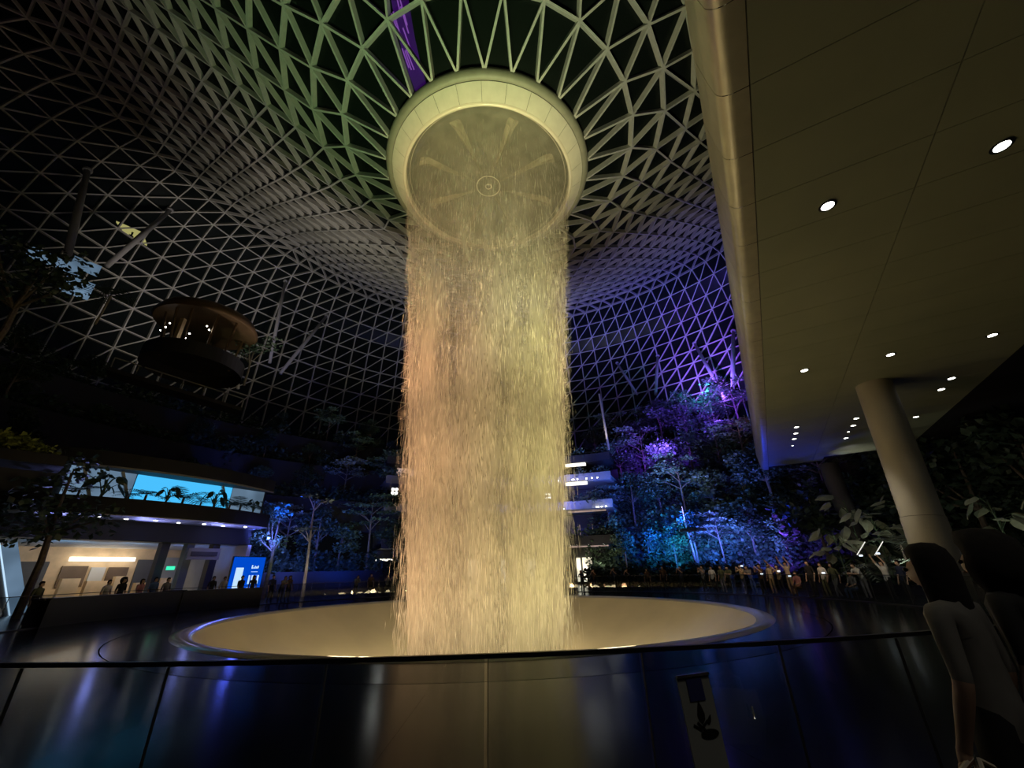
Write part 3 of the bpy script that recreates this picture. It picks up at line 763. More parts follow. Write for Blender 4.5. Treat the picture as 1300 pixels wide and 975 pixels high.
# upper storey: roof edge, screen wall
bowed('roof_slab', 8.3, 9.2, 8.0, 'slabdark', inset=.25)
b = MB()
b.prism([(x, y + .18) for x, y in pts] + [(x, y + .30) for x, y in pts[::-1]], 8.18, 8.3); b.build('roof_trim', M['slab'], shop)
sbox('upper_back_wall', -6, SL + .4, 1.95, 2.15, 6.3, 8.3, 'darkwall')
sbox('screen', 2.4, 8.6, 1.75, 1.9, 6.3, 8.28, 'cyan')
sbox('screen', -1.0, 2.3, 1.75, 1.9, 6.3, 8.28, 'palecyan')
sbox('screen', 8.7, SL + .2, 1.75, 1.9, 6.3, 8.28, 'palecyan')
for x in (.4, 2.35, 8.65):
    b = MB(); b.beam((x, 1.6, 6.3), (x - .9, 1.6, 8.3), .16, .16); b.build('slanted_mullion', M['palewall'], shop)
for k in range(7):
    b = MB(); b.lathe([(.0001, 0), (.09, 0), (.11, .03)], 10); b.build('soffit_lamp', M['lamp'], shop, loc=(1.0 + k*1.5, 1.1 + .35*(k % 2), 5.27))
# slanted glowing frames left of the shop
for k, (x, lab) in enumerate(((-2.2, 'slanted glowing glass fin left of the shop, inner one'), (-4.0, 'slanted glowing glass fin left of the shop, outer one'))):
    fx = thing('glass_fin', lab, 'glass fin', P1 + sd*x + sn*1.4, srot)
    b = MB(); b.beam((1.1, 0, 0), (-.5, 0, 3.6), .12, .5, (0, 1, 0)); b.build('frame', M['slab'], fx)
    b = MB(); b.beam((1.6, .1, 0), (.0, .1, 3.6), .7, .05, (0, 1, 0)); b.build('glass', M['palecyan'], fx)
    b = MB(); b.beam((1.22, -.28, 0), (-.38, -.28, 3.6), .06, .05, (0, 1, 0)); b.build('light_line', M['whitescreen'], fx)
# blue sign screen: phone picture, small word shapes, rule, bars
sg = thing('sign_screen', 'bright blue upright advertising screen showing a white phone beside shop', 'screen', P1 + sd*10.6 + sn*.4, srot)
b = MB(); b.box((0, .1, 1.55), (2.5, .16, 3.1)); b.build('casing', M['black'], sg)
b = MB(); b.box((0, 0, 1.6), (2.4, .03, 2.9)); b.build('screen', M['bluescreen'], sg)
def chip(x, z, wd, h, m='whitescreen'):
    b = MB(); b.box((x, -.025, z), (wd, .02, h)); return b.build('screen_mark', M[m], sg)
chip(-.62, 1.35, .55, 1.9); chip(-.62, 2.38, .42, .1, 'bluescreen')
for k, (dx, dz, wd, h) in enumerate([(.18, 2.35, .09, .26), (.30, 2.27, .14, .07), (.40, 2.33, .07, .2), (.52, 2.3, .12, .14), (.64, 2.34, .07, .2)]): chip(dx + .1, dz, wd, h)
chip(.52, 2.0, .5, .04)
for k in range(4): chip(.22 + k*.22, 1.45, .12, .62)
for k in range(4): chip(.22 + k*.22, .85, .1, .12, 'whitescreen')
# plants along the balcony edge
nth += ['eleventh', 'twelfth', 'thirteenth', 'fourteenth']
for k in range(14):
    x = -2.5 + k*1.05
    if k % 3: t = palm('', .3, 400 + k, 'leaf', .8 + .1*(k % 4), 11, 'plants on the shop balcony', 'bark')
    else: t = broad_plant('', .7, 400 + k, .45, 9, 'plants on the shop balcony', 'leaf')
    t.name = 'balcony_plant'; t['category'] = 'plant'
    t['label'] = 'dark %s plant on the shop balcony edge, %s from its left end' % ('spiky' if k % 3 else 'leafy', nth[k]); t.location = P1 + sd*x + sn*(front(x) + .6 + .3*(k % 2)) + Vector((0, 0, 6.3)); t.scale = ((1.2, 1.6, 1.35, 1.75)[k % 4],)*3
t = tree_round('dark leafy tree screening the left end of the shop balcony', 8.5, 420, 'leaf', .36, 700, .36); t.location = AZ(-47.5, 33, 0)
# moss bank lit at the far left
b = MB(); rnd = random.Random(9)
leaf_cloud(b, [(AZ(-53.6, 30, 7.7), (1.6, 1.6, .35)), (AZ(-51.6, 30, 7.5), (1.2, 1.2, .22))], 900, .22, rnd); tag(b.build('moss_bank', M['greenlit']), 'yellow-green lit moss bank on a ledge at the far left', 'moss', kind='stuff')
b = MB(); b.box(AZ(-53.4, 30.6, 7.0), (5.0, 2.2, .5), .9); tag(b.build('ledge', M['slabdark']), 'dark ledge carrying the lit moss bank', 'ledge')

# ================================================================== upper left: pavilion, footbridge, roof struts
pav = thing('roof_pavilion', 'small round pavilion with bronze canopy high on the left slope', 'pavilion', AZ(-41.8, 39, 17.9))
b = MB(); b.lathe([(.001, 4.9), (2.2, 4.6), (3.4, 3.9), (3.75, 3.2), (3.6, 3.05)], 48); b.build('canopy', M['bronze'], pav, True)
b = MB(); b.lathe([(3.6, 3.05), (2.6, 3.3), (.001, 3.5)], 48); b.build('canopy_lining', M['bronze'], pav, True)
b = MB(); b.lathe([(3.4, -1.0), (3.4, .15), (.001, .15)], 48); b.build('deck', M['slabdark'], pav)
for a in (200, 235, 262, 285, 320, 350, 60, 120):
    c, q = math.cos(math.radians(a)), math.sin(math.radians(a)); b = MB(); b.tube([(2.5*c, 2.5*q, .1), (2.9*c, 2.9*q, 3.2)], .09, 6); b.build('post', M['bronze'], pav)
b = MB(); b.box((-.2, -2.2, 1.4), (.3, .3, 2.4)); b.build('lit_column', M['warmwall'], pav)
for k, (x, y, z) in enumerate([(-1.6, -2.0, 2.0), (-1.3, -2.1, 2.3), (-1.9, -2.0, 1.7), (1.7, -2.0, 2.0), (1.9, -1.9, 1.7), (.7, -2.2, 1.2), (.5, -2.2, .8)]):
    b = MB(); b.lathe([(.001, -.07), (.07, 0), (.001, .07)], 8); b.build('lantern', M['lamp'], pav, loc=(x, y, z))
brg = thing('footbridge', 'dark sloping footbridge with glass sides crossing the left slope', 'bridge', (0, 0, 0))
q0, q1 = AZ(-48.5, 41, 16.0), AZ(-36.0, 41, 14.9)
for nm, dz, wd, h, m in (('deck', 0, 1.6, .3, 'slabdark'), ('handrail', 1.25, .08, .08, 'slab')):
    b = MB(); b.beam(q0 + Vector((0, 0, dz)), q1 + Vector((0, 0, dz)), wd, h); b.build(nm, M[m], brg)
for k in range(7):
    p = q0.lerp(q1, k/6); b = MB(); b.beam(p, p + Vector((0, 0, 1.25)), .07, .07, (1, 0, 0)); b.build('post', M['slab'], brg)
M['strut'] = mat('pale_steel_strut', (.5, .5, .52), .5, 0, .06, 1)
def meet(a, c):                   # push a strut out until its head reaches the shell
    f = 1.0
    while f < 1.8:
        p = AZ(a[0], a[1]*f, 1.6 + (a[2] - 1.6)*f); q = math.atan2(p.y - CY, p.x - CX); R = math.hypot(p.x - CX, p.y - CY); t = (R - 6.75)/(footprint(q) - 6.75)
        if t > 1 or (t > .7 and dome(q, t).z < p.z + .3): break
        f += .01
    f -= .01
    if a[2] < 24: f = 1.0
    return AZ(a[0], a[1]*f, 1.6 + (a[2] - 1.6)*f), AZ(c[0], c[1]*f, 1.6 + (c[2] - 1.6)*f)
for k, (a, c, wd, lab) in enumerate([
        ((22.4, 60, 31.7), (21.1, 58, 24.5), .55, 'violet lit roof strut, first right of the water'),
        ((27.6, 59, 32.0), (29.6, 56, 21.5), .6, 'violet lit leaning roof strut, middle one of the right three'),
        ((32.8, 58, 31.8), (30.8, 56, 22.5), .7, 'violet lit roof strut nearest the soffit edge'),
        ((33.0, 58, 31.6), (34.6, 57, 27), .22, 'thin roof strut touching the soffit edge'),
        ((16.4, 61, 32.2), (18.6, 58, 25.0), .5, 'grey roof strut nearest the falling water, right side'),
        ((-35.0, 45, 32.5), (-34.3, 44, 21.5), .5, 'grey upright roof strut right of the small pavilion'),
        ((-28.7, 47, 30.6), (-32.8, 44, 20.6), .55, 'grey slanting roof strut right of the small pavilion'),
        ((-49.4, 43, 34.0), (-52.2, 40, 24.0), .6, 'dark slanting roof strut across the lit dome wall'),
        ((-57.1, 40, 31.5), (-54.4, 38, 19.5), .7, 'dark upright roof strut at the left edge of the lit dome wall'),
        ((-37.8, 42, 20.5), (-36.9, 41, 17.0), .3, 'short grey strut under the right edge of the small pavilion')]):
    st = thing('roof_strut', lab, 'strut', (0, 0, 0), group='struts under the dome'); pa, pc = meet(a, c)
    st.location = pc; b = MB(); b.tube([(0, 0, 0), (pa - pc)*.5, pa - pc], [wd*.42, wd*.5, wd*.36], 12); b.build('shaft', M['strut'], st, True)
    b = MB(); b.tube([(pa - pc)*.985, (pa - pc)*1.0], wd*.6, 12); b.build('head_plate', M['strut'], st)
# slender mast between water and garden
b = MB(); pa = AZ(13.2, 50, 22.5); b.tube([pa, AZ(13.6, 50, 15)], .14, 8); tag(b.build('mast', M['slab']), 'thin grey mast rising from the balconies right of the water', 'mast')
# lit things seen outside and at the rim
b = MB(); pp = [AZ(-52.3, 68, 46.0), AZ(-50.0, 68, 45.4), AZ(-50.8, 68, 47.0), AZ(-53.2, 68, 46.9)]; b.add(pp + [p + Vector((-.3, .3, 0)) for p in pp], [(0, 1, 2, 3), (7, 6, 5, 4), (0, 4, 5, 1), (1, 5, 6, 2), (2, 6, 7, 3), (3, 7, 4, 0)])
cl_ = tag(b.build('glowing_soffit', emis('yellow_soffit_glow', (1.0, .78, .30), 2.6)), 'yellow slanted soffit outside the left dome wall, its light painted as glow', 'light panel')  # lit soffit, its light given to the surface as emission
b = MB(); pm = (pp[0] + pp[1] + pp[2] + pp[3])/4 + Vector((-.2, .2, 0)); b.tube([(pm.x, pm.y, 0), (pm.x, pm.y, pm.z)], .3, 10); b.build('mast', M['slabdark'], cl_)
for k, (az, d, z, sx, sz, lab) in enumerate([(-55.6, 42, 23.8, 3.0, .9, 'pale blue lit window, leftmost at the dome foot'), (-53.6, 42, 24.4, 1.6, 1.0, 'pale blue lit window right of the dark strut, upper one'), (-53.4, 42, 22.4, 1.6, 1.5, 'pale blue lit window right of the dark strut, lower one')]):
    b = MB(); b.box(AZ(az, d, z), (sx, .1, sz), -math.radians(az)); tag(b.build('lit_window', M['palecyan']), lab, 'window')
# glowing strip added outside the glass in place of its purple reflection
ps = thing('reflection_strip', 'purple glowing strip with pink streaks imitating a reflection in the roof glass', 'screen', (0, 0, 0))
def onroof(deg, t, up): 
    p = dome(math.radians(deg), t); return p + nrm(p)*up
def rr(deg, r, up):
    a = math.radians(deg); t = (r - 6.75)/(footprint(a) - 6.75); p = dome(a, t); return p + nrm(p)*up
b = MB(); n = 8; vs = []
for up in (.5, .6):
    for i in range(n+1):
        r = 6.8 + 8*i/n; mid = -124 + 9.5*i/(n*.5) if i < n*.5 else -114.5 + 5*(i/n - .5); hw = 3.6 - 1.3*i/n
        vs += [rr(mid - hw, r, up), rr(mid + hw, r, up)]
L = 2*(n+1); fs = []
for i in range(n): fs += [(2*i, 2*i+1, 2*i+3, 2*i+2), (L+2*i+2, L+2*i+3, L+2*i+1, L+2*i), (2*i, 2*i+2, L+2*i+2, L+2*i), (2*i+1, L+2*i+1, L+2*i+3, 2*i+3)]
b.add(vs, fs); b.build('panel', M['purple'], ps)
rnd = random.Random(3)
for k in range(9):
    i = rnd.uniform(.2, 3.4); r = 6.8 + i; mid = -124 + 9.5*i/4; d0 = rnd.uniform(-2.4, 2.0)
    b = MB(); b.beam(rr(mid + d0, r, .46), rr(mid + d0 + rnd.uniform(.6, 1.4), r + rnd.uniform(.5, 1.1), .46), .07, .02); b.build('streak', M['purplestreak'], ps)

# ================================================================== soffit lamps and columns
def downlight(x, y, lab, bright=True, r=.13):
    t = thing('downlight', lab, 'ceiling light', (x, y, HS), group='downlights in the soffit')
    b = MB(); b.lathe([(r + .05, .0), (r + .05, -.015), (r, -.02), (r, .0)], 20); b.build('trim_ring', M['chrome'], t)
    b = MB(); b.lathe([(r, -.004), (.001, -.03)], 20); b.build('lens', M['lamp'], t)
K = 1.449
M['column_dim'] = mat('shaded_column_paint', (.09, .09, .10), .6, 0, .05, 1)  # column paint darkened by colour for the shade under the soffit
for k, (x, y, lab, r) in enumerate([(4.81, 4.42, 'soffit downlight nearest the viewer on the edge side', .12), (6.45, 3.52, 'soffit downlight at the far right, nearest the frame edge', .12), (8.12, 10.07, 'soffit downlight left of the leaning column head', .12),
        (9.82, 9.25, 'soffit downlight just above the leaning column head', .12), (11.52, 8.37, 'soffit downlight right of the column head, highest one', .12), (12.95, 10.83, 'soffit downlight right of the column, first of the row of three', .12),
        (13.43, 11.65, 'soffit downlight right of the column, second of the row of three', .12), (14.96, 14.23, 'soffit downlight right of the column shaft, lowest', .12),
        (11.09, 15.12, 'far soffit row by the edge, first downlight', .11), (11.58, 15.95, 'far soffit row by the edge, second downlight', .11), (12.01, 16.74, 'far soffit row by the edge, third downlight', .11), (12.6, 17.8, 'far soffit row by the edge, fourth downlight', .06),
        (12.76, 14.25, 'far soffit inner row, first downlight', .11), (13.28, 15.09, 'far soffit inner row, second downlight', .11), (14.27, 16.8, 'far soffit inner row, fourth downlight', .11), (13.7, 15.9, 'far soffit inner row, third and smaller downlight', .06)]):
    downlight(x*K, y*K, lab, True, r)
    if k < 8: spot('downlight_beam', (x*K, y*K, HS - .1), (x*K, y*K, 0), 40, (1, .95, .85), 80, .8, .1, .3)
cb, ct = Vector((15.1, 16.0, 0)), Vector((15.8, 16.15, HS + .02))
col = thing('column', 'stout pale round column leaning under the soffit on the right', 'column', cb)
d = ct - cb
b = MB(); b.tube([d*.36, d*.7, d], [.63, .63, .63], 36); b.build('shaft', M['column'], col, True, angle=40)
b = MB(); b.tube([d*.0, d*.358], [.65, .65], 36); b.build('base_sleeve', M['column'], col, True, angle=40)
b = MB(); b.tube([d*.357, d*.361], [.60, .60], 36); b.build('seam', M['joint_dark'], col)
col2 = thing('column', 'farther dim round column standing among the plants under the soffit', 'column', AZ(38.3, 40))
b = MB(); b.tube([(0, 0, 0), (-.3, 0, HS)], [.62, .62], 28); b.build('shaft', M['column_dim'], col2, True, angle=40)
spot('plant_uplight', tuple(AZ(40.3, 36.5, 7.2)), tuple(AZ(40.6, 36.2, HS)), 30, (1, .95, .85), 100, .5, .05)
for x, y in ((2.6, -1.6), (6.0, -3.0)):
    downlight(x, y, 'soffit downlight above and behind the viewing spot, %s one' % ('nearer' if x < 4 else 'farther'), True, .12); spot('downlight_beam', (x, y, HS - .1), (x - .6, y + 2.0, 0), 95, (1, .93, .8), 90, .8, .1, .3)
# ================================================================== upright sign standing against the glass
sn_ = thing('sign_stand', 'slim pale grey sign with dark plant symbol on the glass barrier', 'sign', (1.10, 3.02, .42), math.radians(7.5))
sn_.rotation_euler = (0, math.radians(-3.5), math.radians(7.5))
M['signgrey'] = mat('pale_sign_sheet', (.30, .31, .29), .6, 0, .04, 2); M['signblue'] = mat('blue_sign_label', (.03, .035, .16), .6, 0, .1, 3)
b = MB(); b.box((0, 0, .2), (.205, .012, .76)); b.build('sheet', M['signgrey'], sn_)
b = MB(); b.box((0, -.010, .583), (.21, .02, .014)); b.build('top_clip', M['chrome'], sn_)
b = MB(); b.box((.0, -.009, .512), (.098, .006, .115)); b.build('blue_label', M['signblue'], sn_)
def symbol(poly, dx, dz, s=1.0, rot=0):
    b = MB(); c, q = math.cos(rot), math.sin(rot); pp = [((x*c - z*q)*s + dx, (x*q + z*c)*s + dz) for x, z in poly]; n = len(pp)
    b.add([(x, -.012, z) for x, z in pp] + [(x, -.006, z) for x, z in pp], [tuple(range(n)), tuple(range(n, 2*n))[::-1]] + [(i, n+i, n+(i+1) % n, (i+1) % n) for i in range(n)]); b.build('symbol', M['black'], sn_)
leafp = [(0, -.055), (.018, -.035), (.022, -.01), (.012, .025), (0, .055), (-.012, .025), (-.022, -.01), (-.018, -.035)]
symbol(leafp, .0, .40); symbol(leafp, .045, .36, .45, -.5)
symbol([(.055*math.cos(a), .022*math.sin(a)) for a in [2*PI*i/20 for i in range(20)]], .03, .295)
for k, (dx, dz, r) in enumerate([(-.035, .33, 1.0), (-.012, .335, .8), (.01, .34, -.9)]): symbol([(-.005, -.03), (.005, -.03), (.006, .03), (-.006, .03)], dx, dz, .9, r)
gc = thing('glass_clip', 'tiny bright metal clip on the glass right of the sign', 'clip', (1.42, 3.08, .80), math.radians(9))
b = MB(); b.box((0, 0, 0), (.008, .01, .05)); b.build('plate', M['chrome'], gc); b = MB(); b.lathe([(.001, .008), (.008, 0), (.001, -.008)], 8); b.build('screw', M['chrome'], gc, loc=(0, -.004, -.035))

# ================================================================== people
def spline_chain(V, Ed_, chain, parent):
    last = parent
    for p, r in chain:
        V.append((Vector(p), r)); Ed_.append((last, len(V)-1)); last = len(V)-1
    return last
def hand(V, Ed_, wrist_i, w, d, side, curl=.5):
    """palm, four fingers of unequal length and a thumb leaving the side of the palm; d = pointing direction"""
    d = Vector(d).normalized(); lat = d.cross(Vector((0, 1, 0)) if abs(d.y) < .8 else Vector((1, 0, 0))).normalized()
    nrm_ = lat.cross(d).normalized()
    V.append((Vector(w) + d*.055, (.034, .02))); Ed_.append((wrist_i, len(V)-1)); pi_ = len(V)-1
    pc = Vector(w) + d*.055
    for k, L in enumerate((.066, .075, .070, .054)):
        base = pc + d*.035 + lat*((k - 1.5)*.021)
        V.append((base, .0105)); Ed_.append((pi_, len(V)-1)); a = len(V)-1
        V.append((base + d*L*.55 + nrm_*curl*.012, .0092)); Ed_.append((a, len(V)-1)); a = len(V)-1
        V.append((base + d*L*.95 + nrm_*curl*.045, .0078)); Ed_.append((a, len(V)-1))
    tb = pc - d*.012 + lat*(-.032 if side > 0 else .032)
    V.append((tb, .0125)); Ed_.append((pi_, len(V)-1)); a = len(V)-1
    V.append((tb + d*.04 + lat*(-.024 if side > 0 else .024) + nrm_*curl*.02, .0095)); Ed_.append((a, len(V)-1))
def body_mesh(name, pose, sub=1):
    J = dict(pelvis=(0,0,.94), spine=(0,.01,1.10), chest=(0,0,1.30), neck0=(0,.015,1.455), neck=(0,.0,1.51), head=(0,-.02,1.59), crown=(0,-.005,1.655))
    for s, sx in (('L', 1), ('R', -1)):
        J.update({'sh'+s: (sx*.175,.01,1.415), 'el'+s: (sx*.235,.03,1.13), 'wr'+s: (sx*.235,-.06,.88), 'hip'+s: (sx*.092,0,.90), 'kn'+s: (sx*.105,-.02,.49), 'an'+s: (sx*.11,.03,.085), 'toe'+s: (sx*.125,-.14,.04), 'hd'+s: (0, -.15, -1)})
    J.update(pose)
    V = []; Ed_ = []; reg = []
    V.append((Vector(J['pelvis']), (.155, .115)))
    c = spline_chain(V, Ed_, [(J['spine'], (.135, .10)), (J['chest'], (.165, .115)), (J['neck0'], (.075, .07)), (J['neck'], (.052, .055)), (J['head'], (.082, .098)), (J['crown'], (.07, .085))], 0)
    chest_i, head_i = 2, 5
    hv = Vector(J['head']); f = Vector(pose.get('face', (0, -1, 0))).normalized(); sdv = f.cross(Vector((0, 0, 1))).normalized()
    V.append((hv + f*.105 + Vector((0, 0, -.005)), (.015, .02))); Ed_.append((head_i, len(V)-1))      # nose
    V.append((hv + f*.06 + Vector((0, 0, -.085)), (.04, .03))); Ed_.append((head_i, len(V)-1))        # jaw
    for s in (-1, 1): V.append((hv + sdv*s*.085, (.012, .026))); Ed_.append((head_i, len(V)-1))       # ears
    for s in 'LR':
        side = 1 if s == 'L' else -1
        i = spline_chain(V, Ed_, [(J['sh'+s], .062), (Vector(J['sh'+s]).lerp(Vector(J['el'+s]), .5), .050), (J['el'+s], .041), (Vector(J['el'+s]).lerp(Vector(J['wr'+s]), .4), .040), (J['wr'+s], .028)], chest_i)
        hand(V, Ed_, i, J['wr'+s], pose.get('hd'+s) or (Vector(J['wr'+s]) - Vector(J['el'+s])), side)
        i = spline_chain(V, Ed_, [(J['hip'+s], .088), (Vector(J['hip'+s]).lerp(Vector(J['kn'+s]), .5), .075), (J['kn'+s], .058), (Vector(J['kn'+s]).lerp(Vector(J['an'+s]), .35), .057), (J['an'+s], .040), (J['toe'+s], (.045, .03))], 0)
    me = bpy.data.meshes.new('skel'); me.from_pydata([v for v, r in V], Ed_, [])
    o = bpy.data.objects.new('skel', me); COL.objects.link(o)
    md = o.modifiers.new('s', 'SKIN'); md.use_smooth_shade = True
    for k, (v, r) in enumerate(V):
        sv = me.skin_vertices[0].data[k]; sv.radius = (r, r) if not isinstance(r, tuple) else r; sv.use_root = (k == 0)
    sb = o.modifiers.new('d', 'SUBSURF'); sb.levels = sub; sb.render_levels = sub
    dg = bpy.context.evaluated_depsgraph_get(); out = bpy.data.meshes.new_from_object(o.evaluated_get(dg)); out.name = name
    bpy.data.objects.remove(o)
    segs = [('t', 'pelvis', 'spine'), ('t', 'spine', 'chest'), ('t', 'chest', 'neck0'), ('s', 'neck', 'head'), ('s', 'head', 'crown')]
    for s in 'LR':
        segs += [('t', 'chest', 'sh'+s), ('t', 'sh'+s, 'el'+s), ('s', 'el'+s, 'wr'+s), ('l', 'hip'+s, 'kn'+s), ('l', 'kn'+s, 'an'+s), ('f', 'an'+s, 'toe'+s)]
    def dist(p, a, b2):
        a = Vector(a); b2 = Vector(b2); d = b2 - a; u = max(0, min(1, (p - a).dot(d)/d.length_squared)); return (p - a - d*u).length
    idx = {'t': 0, 'l': 1, 's': 2, 'f': 3}
    for poly in out.polygons:
        p = poly.center; best = min(segs, key=lambda q: dist(p, J[q[1]], J[q[2]])*(1 if q[0] != 't' else .8 if q[1] in ('pelvis', 'spine', 'chest') and q[2] != 'sh' else 1))
        poly.material_index = idx[best[0]]; poly.use_smooth = True
    return out, J
def hair_mesh(J, style, face=(0, -1, 0)):
    h = Vector(J['head']); f = Vector(face).normalized(); b = MB(); n = 20
    prof_ = [(.001, .125), (.05, .118), (.085, .09), (.103, .045), (.106, 0), (.098, -.045)] if style == 'short' else [(.001, .128), (.06, .12), (.095, .09), (.112, .04), (.116, -.02), (.112, -.10), (.11, -.18), (.09, -.24)]
    if style == 'curly': prof_ = [(.001, .17), (.09, .155), (.15, .10), (.185, .03), (.19, -.04), (.17, -.11), (.12, -.16)]
    fa = math.atan2(f.y, f.x); vs = []; fs = []; L = len(prof_); rn = random.Random(4)
    for k in range(n):
        a = fa + .0 + 2*PI*k/n; da = abs((k/n*2*PI + PI) % (2*PI) - PI)
        for r, z in prof_:
            cut = 0
            w_ = max(0.0, 1 - da/1.25); z2 = z; r2 = r*.93
            if w_ > 0: r2 = min(r2, .088 + max(0, r2 - .088)*(1 - w_)**2)
            if da < 1.0 and z < .05: z2 = .05; r2 = min(r2, .086)
            wv = rn.uniform(-.012, .012) if style == 'curly' else 0
            vs.append(h + Vector(((r2 + wv)*math.cos(a)*.92, (r2 + wv)*math.sin(a), z2 + .015)) - f*.012)
    for k in range(n):
        k2 = (k+1) % n
        for i in range(L-1): fs.append((k*L+i, k2*L+i, k2*L+i+1, k*L+i+1))
    b.add(vs, fs)
    me = bpy.data.meshes.new('hair'); me.from_pydata(b.v, [], b.f); me.polygons.foreach_set('use_smooth', [True]*len(b.f)); me.update(); return me
SKIN = mat('skin', (.42, .26, .18), .55, 0, .06, 8); SKIN2 = mat('light_skin', (.55, .37, .27), .55, 0, .06, 8)
HAIR = mat('black_hair', (.012, .009, .008), .95, 0, .2, 30, .2); HAIRB = mat('brown_hair', (.05, .025, .014), .5, 0, .2, 30, .2)
SHOE = mat('dark_shoes', (.02, .02, .022), .6)
CL = {}
def cloth(c):
    tbl = dict(white=(.62, .62, .60), black=(.012, .012, .013), grey=(.18, .18, .19), navy=(.015, .022, .06), denim=(.05, .08, .16), tan=(.35, .26, .15), olive=(.09, .10, .05), red=(.30, .03, .03), cream=(.60, .52, .40), pink=(.45, .20, .20), blue=(.08, .16, .38), dull=(.17, .16, .145), brown=(.10, .055, .03))
    if c not in CL: CL[c] = mat(c + '_cloth', tbl[c], .85, 0, .12, 9, .1)
    return CL[c]
POSES = dict(
    stand={},
    lean=dict(spine=(0,-.06,1.09), chest=(0,-.18,1.26), neck0=(0,-.235,1.40), neck=(0,-.27,1.44), head=(0,-.31,1.51), crown=(0,-.31,1.575), shL=(.175,-.22,1.36), shR=(-.175,-.22,1.36), elL=(.22,-.34,1.13), elR=(-.22,-.34,1.13), wrL=(.08,-.52,1.16), wrR=(-.08,-.50,1.16)),
    photo=dict(elL=(.23,-.20,1.25), elR=(-.23,-.20,1.25), wrL=(.075,-.36,1.46), wrR=(-.075,-.36,1.46)),
    reach=dict(elL=(.27,-.10,1.62), elR=(-.28,-.06,1.60), wrL=(.20,-.20,1.84), wrR=(-.30,-.14,1.84)),
    onearm=dict(elL=(.26,-.16,1.58), wrL=(.16,-.28,1.78)),
    walk=dict(knL=(.10,-.20,.52), anL=(.105,-.22,.10), toeL=(.115,-.38,.05), knR=(-.10,.05,.49), anR=(-.105,.26,.12), toeR=(-.11,.10,.03), elL=(.23,.12,1.14), wrL=(.22,.08,.89), elR=(-.23,-.06,1.14), wrR=(-.22,-.22,.93)),
    sit=dict(pelvis=(0,.0,.50), spine=(0,.02,.68), chest=(0,.0,.88), neck0=(0,.0,1.03), neck=(0,-.02,1.085), head=(0,-.04,1.165), crown=(0,-.03,1.23), shL=(.175,0,.99), shR=(-.175,0,.99), elL=(.23,-.06,.72), elR=(-.23,-.06,.72), wrL=(.12,-.28,.62), wrR=(-.12,-.28,.62), hipL=(.095,-.02,.47), hipR=(-.095,-.02,.47), knL=(.12,-.42,.48), knR=(-.12,-.42,.48), anL=(.12,-.40,.085), anR=(-.12,-.40,.085), toeL=(.13,-.57,.04), toeR=(-.13,-.57,.04)),
)
BM_ = {k: body_mesh('person_' + k, p) for k, p in POSES.items()}
HM = {}
def person(label, pose, loc, face_to, top='black', legs='navy', hair='short', hairm=None, scale=1.0, group=None, skin=None):
    me, J = BM_[pose]
    if not me.materials:
        for m_ in (cloth('black'), cloth('navy'), SKIN, SHOE): me.materials.append(m_)
    o = link('person', me, None, loc); d = Vector(face_to) - Vector(loc); o.rotation_euler = (0, 0, math.atan2(d.y, d.x) + PI/2); o.scale = (scale,)*3
    for i, m_ in enumerate((cloth(top), cloth(legs), skin or SKIN, SHOE)):
        o.material_slots[i].link = 'OBJECT'; o.material_slots[i].material = m_
    if hair:
        if (pose, hair) not in HM: HM[(pose, hair)] = hair_mesh(J, hair)
        hm = HM[(pose, hair)]
        if not hm.materials: hm.materials.append(HAIR)
        h = link('hair', hm, o); h.material_slots[0].link = 'OBJECT'; h.material_slots[0].material = hairm or HAIR
    return tag(o, label, 'person', group)
def phone(label, loc, rz, tilt=0.2):
    t = thing('phone', label, 'phone', loc, rz, 'lit phones in the crowd'); t.rotation_euler = (tilt, 0, rz)
    b = MB(); b.box((0, 0, 0), (.16, .010, .09)); b.build('case', M['black'], t)
    b = MB(); b.box((0, .0065, 0), (.145, .003, .075)); b.build('screen', M['phone'], t)
    b = MB(); b.box((0, -.0065, 0), (.145, .003, .075)); b.build('screen', M['phone'], t)
def ring_at(az, R):               # where a bearing leaves the circle of radius R about the waterfall, far side
    s, c = math.sin(math.radians(az)), math.cos(math.radians(az)); k = CX*s + CY*c; q = CX*CX + CY*CY - R*R
    d = k + math.sqrt(max(0, k*k - q)); return Vector((d*s, d*c, 0))
FC = (CX, CY, 0)
